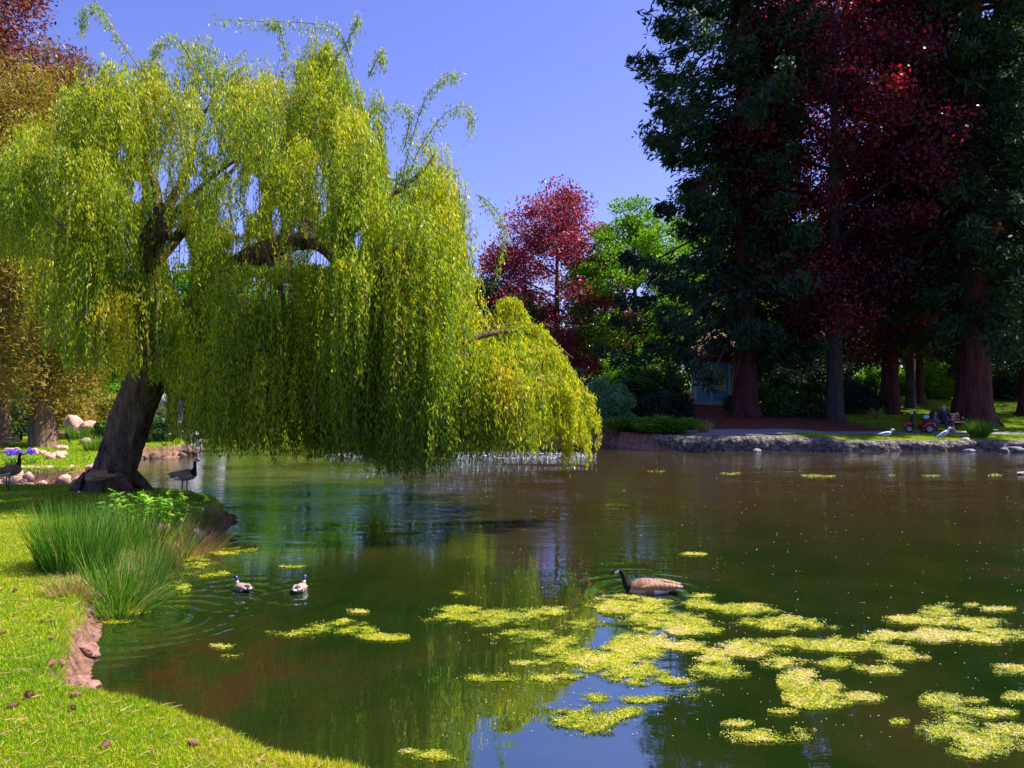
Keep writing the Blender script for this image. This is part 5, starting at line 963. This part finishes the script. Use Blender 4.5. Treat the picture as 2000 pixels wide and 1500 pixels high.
def scooter():
    d = 36.5; x = X(1797, d); root = empty('mobility_scooter', (x, d, Hs(x, d)+.03), 'red three wheeled mobility scooter parked on the path beside the bench', 'scooter', rz=R(176)); red = simple('red_body', (.36, .008, .03), .18, var=.08); blk = simple('black_plastic', (.012, .012, .014), .5); alu = simple('wheel_rim', (.72, .72, .75), .25, metal=.3, var=.05); pad = simple('seat_vinyl', (.02, .02, .022), .45)
    def wheel(px_, py_, r_):
        t = MB(); a = np.linspace(0, 2*math.pi, 29); t.tube([(px_+(r_-.045)*math.cos(q), py_, r_+(r_-.045)*math.sin(q)) for q in a], [.05]*29, 10, 0, 0, cap=False); to = t.build('wheel', blk, root)
        ri = MB(); ri.tube([(px_+(r_-.085)*math.cos(q), py_, r_+(r_-.085)*math.sin(q)) for q in a], [.022]*29, 8, 0, 0, cap=False); ri.blob((px_, py_, r_), (.07, .10, .07), 0, 2); ri.build('rim', alu, to)
        for k in range(7): q = k*2*math.pi/7; s = MB(); s.tube([(px_, py_, r_), (px_+(r_-.08)*math.cos(q), py_, r_+(r_-.08)*math.sin(q))], [.014, .010], 5, 0, 0); s.build('spoke', alu, to)
    wheel(.52, 0, .20); wheel(-.33, .27, .215); wheel(-.33, -.27, .215)
    c = MB(); c.loft([(-.66, 0, .36, .20, .06, 0), (-.60, 0, .40, .27, .13, 0), (-.42, 0, .46, .30, .16, 0), (-.22, 0, .46, .30, .16, 0), (-.06, 0, .38, .26, .12, 0), (0, 0, .28, .20, .05, 0)], 16); c.build('rear_body', red, root, sub=1)
    for s in (-1, 1):
        f = MB(); f.tube([(-.33+.27*math.cos(q), s*.27, .215+.27*math.sin(q)) for q in np.linspace(.15, 2.9, 9)], [.05, .075, .085, .09, .09, .09, .085, .07, .045], 8, 0, 2); f.build('mudguard', red, root)
    f = MB(); f.box((.12, 0, .20), (.56, .42, .06)); f.build('floorboard', blk, root, smooth=False, bevel=.02)
    f = MB(); f.loft([(.30, 0, .28, .20, .05, 1.2), (.37, 0, .42, .19, .075, 1.2), (.38, 0, .60, .16, .07, 1.5), (.36, 0, .78, .11, .05, 1.75), (.33, 0, .92, .06, .035, 1.8)], 14); f.build('front_shield', blk, root, sub=1)
    f = MB(); f.tube([(.52+.255*math.cos(q), 0, .20+.25*math.sin(q)) for q in np.linspace(.2, 2.6, 8)], [.06, .09, .10, .11, .11, .10, .09, .06], 10, 0, 2); f.blob((.44, 0, .44), (.24, .26, .22), .02, 2); f.build('front_fender', red, root)
    f = MB(); f.tube([(.34, 0, .85), (.28, 0, 1.02), (.24, 0, 1.08)], [.035, .03, .03], 8).tube([(.16, .28, 1.04), (.25, .15, 1.08), (.25, -.15, 1.08), (.16, -.28, 1.04)], [.018]*4, 8, 0, 3); f.build('handlebar', blk, root)
    for s in (-1, 1): f = MB(); f.tube([(.24, s*.2, 1.08), (.27, s*.24, 1.18)], [.008, .008], 5, 0, 0).blob((.27, s*.25, 1.20), (.03, .12, .08), 0, 2); f.build('mirror', blk, root)
    f = MB(); f.blob((.40, 0, .95), (.10, .16, .12), .02, 2); f.build('headlight', alu, root)
    f = MB(); f.box((-.33, 0, .645), (.46, .44, .09)); f.build('seat', pad, root, bevel=.03)
    f = MB(); f.box((-.58, 0, .86), (.09, .42, .42), ry=-.15); f.build('backrest', pad, root, bevel=.03)
    f = MB(); f.tube([(-.6, 0, .4), (-.62, 0, .6)], [.025, .025], 8, 0, 0); f.build('seat_post', blk, root)
    d2 = MB(); d2.blob((0, 0, .1), (.30, .26, .22), .12, 3).blob((-.07, -.02, .06), (.25, .2, .12), .1, 2); o = d2.build('bag', simple('pale_bag', (.35, .36, .48), .8, c2=(.75, .75, .82), scale=6), None); o.location = (x+.30, d-.02, Hs(x, d)+.71); prop(o, 'grey and white bag lying on the red scooter seat', 'bag')
    d2 = MB(); d2.blob((0, 0, .17), (.34, .24, .34), .08, 3); o = d2.build('bag', simple('blue_bag', (.02, .08, .30), .6), None); xx = X(1821, 37.7); o.location = (xx, 37.6, Hs(xx, 37.2)+.46); prop(o, 'blue bag on the bench left of the seated man', 'bag')
    b = MB(); b.loft([(0, 0, 0, .10, .10, R(90)), (0, 0, .03, .145, .125, R(90)), (0, 0, .20, .155, .135, R(90)), (0, 0, .30, .13, .11, R(90))], 16).tube([(-.10, 0, .28), (-.07, 0, .42), (.07, 0, .42), (.10, 0, .28)], [.01]*4, 6, 0, 4); o = b.build('tan_bag', simple('tan_leather', (.42, .20, .12), .7), None); xx = X(1861, 37.1); o.location = (xx, 37.2, Hs(xx, 37.2)); prop(o, 'round tan bag on the ground at the right end of the bench', 'bag')
scooter()

# ------------------------------------------------------------------ pine cones and straw
def cones():
    m = simple('cone_scale', (.14, .05, .035), .8, scale=60, c2=(.36, .16, .10)); b = MB(); b.blob((0, 0, .022), (.05, .036, .036), .02, 2)
    for i in range(60):
        q = (i+.5)/60; x = -.026+.052*q; r_ = .020*math.sin(math.pi*min(.98, q*.9+.08)); a = i*2.4; c = np.array([x, r_*math.cos(a), .022+r_*math.sin(a)]); o_ = np.array([.006, .010*math.cos(a), .010*math.sin(a)]); t = np.array([0, -math.sin(a), math.cos(a)])*.006
        b.add([c-t, c+t, c+o_+t*.5, c+o_-t*.5], [(0, 1, 2, 3)])
    src = None
    for px, py, lb in [(120, 1326, 'largest pine cone, at the near end of the earth bank'), (82, 1142, 'pine cone in the shadow left of the tall rushes'), (29, 1156, 'pine cone left of the rush shadow'), (82, 1219, 'left one of two pine cones level with the wedge of red rock'), (102, 1216, 'right one of two pine cones level with the wedge of red rock'), (3, 1240, 'pine cone at the left frame edge'), (57, 1364, 'dark pine cone lying below the largest one'), (25, 1384, 'pine cone pair half at lower left, left one'), (100, 1250, 'tiny cone beside the top of the earth bank'),
                       (150, 1362, 'pine cone right of the dark one on the near lawn'), (206, 1461, 'pine cone near the bottom frame edge'), (378, 1458, 'bottom middle pine cone near the pond edge'), (142, 1389, 'cone between the dark one and the water'), (98, 1302, 'cone left of the largest pine cone')]:
        d = gd(py, .45); x = X(px, d)
        for _ in range(3): z = Hs(x, d); d = gd(py, z); x = X(px, d)
        if src is None: src = o = b.build('pine_cone', m, None)
        else: o = src.copy(); COL.objects.link(o)
        o.location = (x, d, Hs(x, d)+.004); o.rotation_euler = (0, 0, rng.uniform(0, 6)); o.scale = (1.25 if 'largest' in lb else rng.uniform(.75, 1.05),)*3; o.scale = (o.scale[0]*1.45, o.scale[1]*.95, o.scale[2]*.95)
        prop(o, lb, 'pine cone', 'pine cones on the near lawn')
cones()
def straw():
    n = 5200; d = 3.2*np.exp(rng.random(n)*math.log(15/3.2)); x = -0.74*d+rng.random(n)*(0.74*d+0.2); s = sdf(x, d); k = (s > .12); x = x[k]; d = d[k]; n = len(x)
    B = np.stack([x, d, H(x, d)+.022+.002*d], -1); D = rng.normal(size=(n, 3))*np.array([1, 1, .12])
    blades('straw', B, D, rng.uniform(.03, .11, n)*(1+.03*d), .0035+.0005*d, rng.uniform(.45, 1, n), M['dry'], None, bend=.1, segs=2); prop(bpy.data.objects['straw'], 'dry straw bits scattered over the near lawn', 'straw', kind='stuff')
straw()
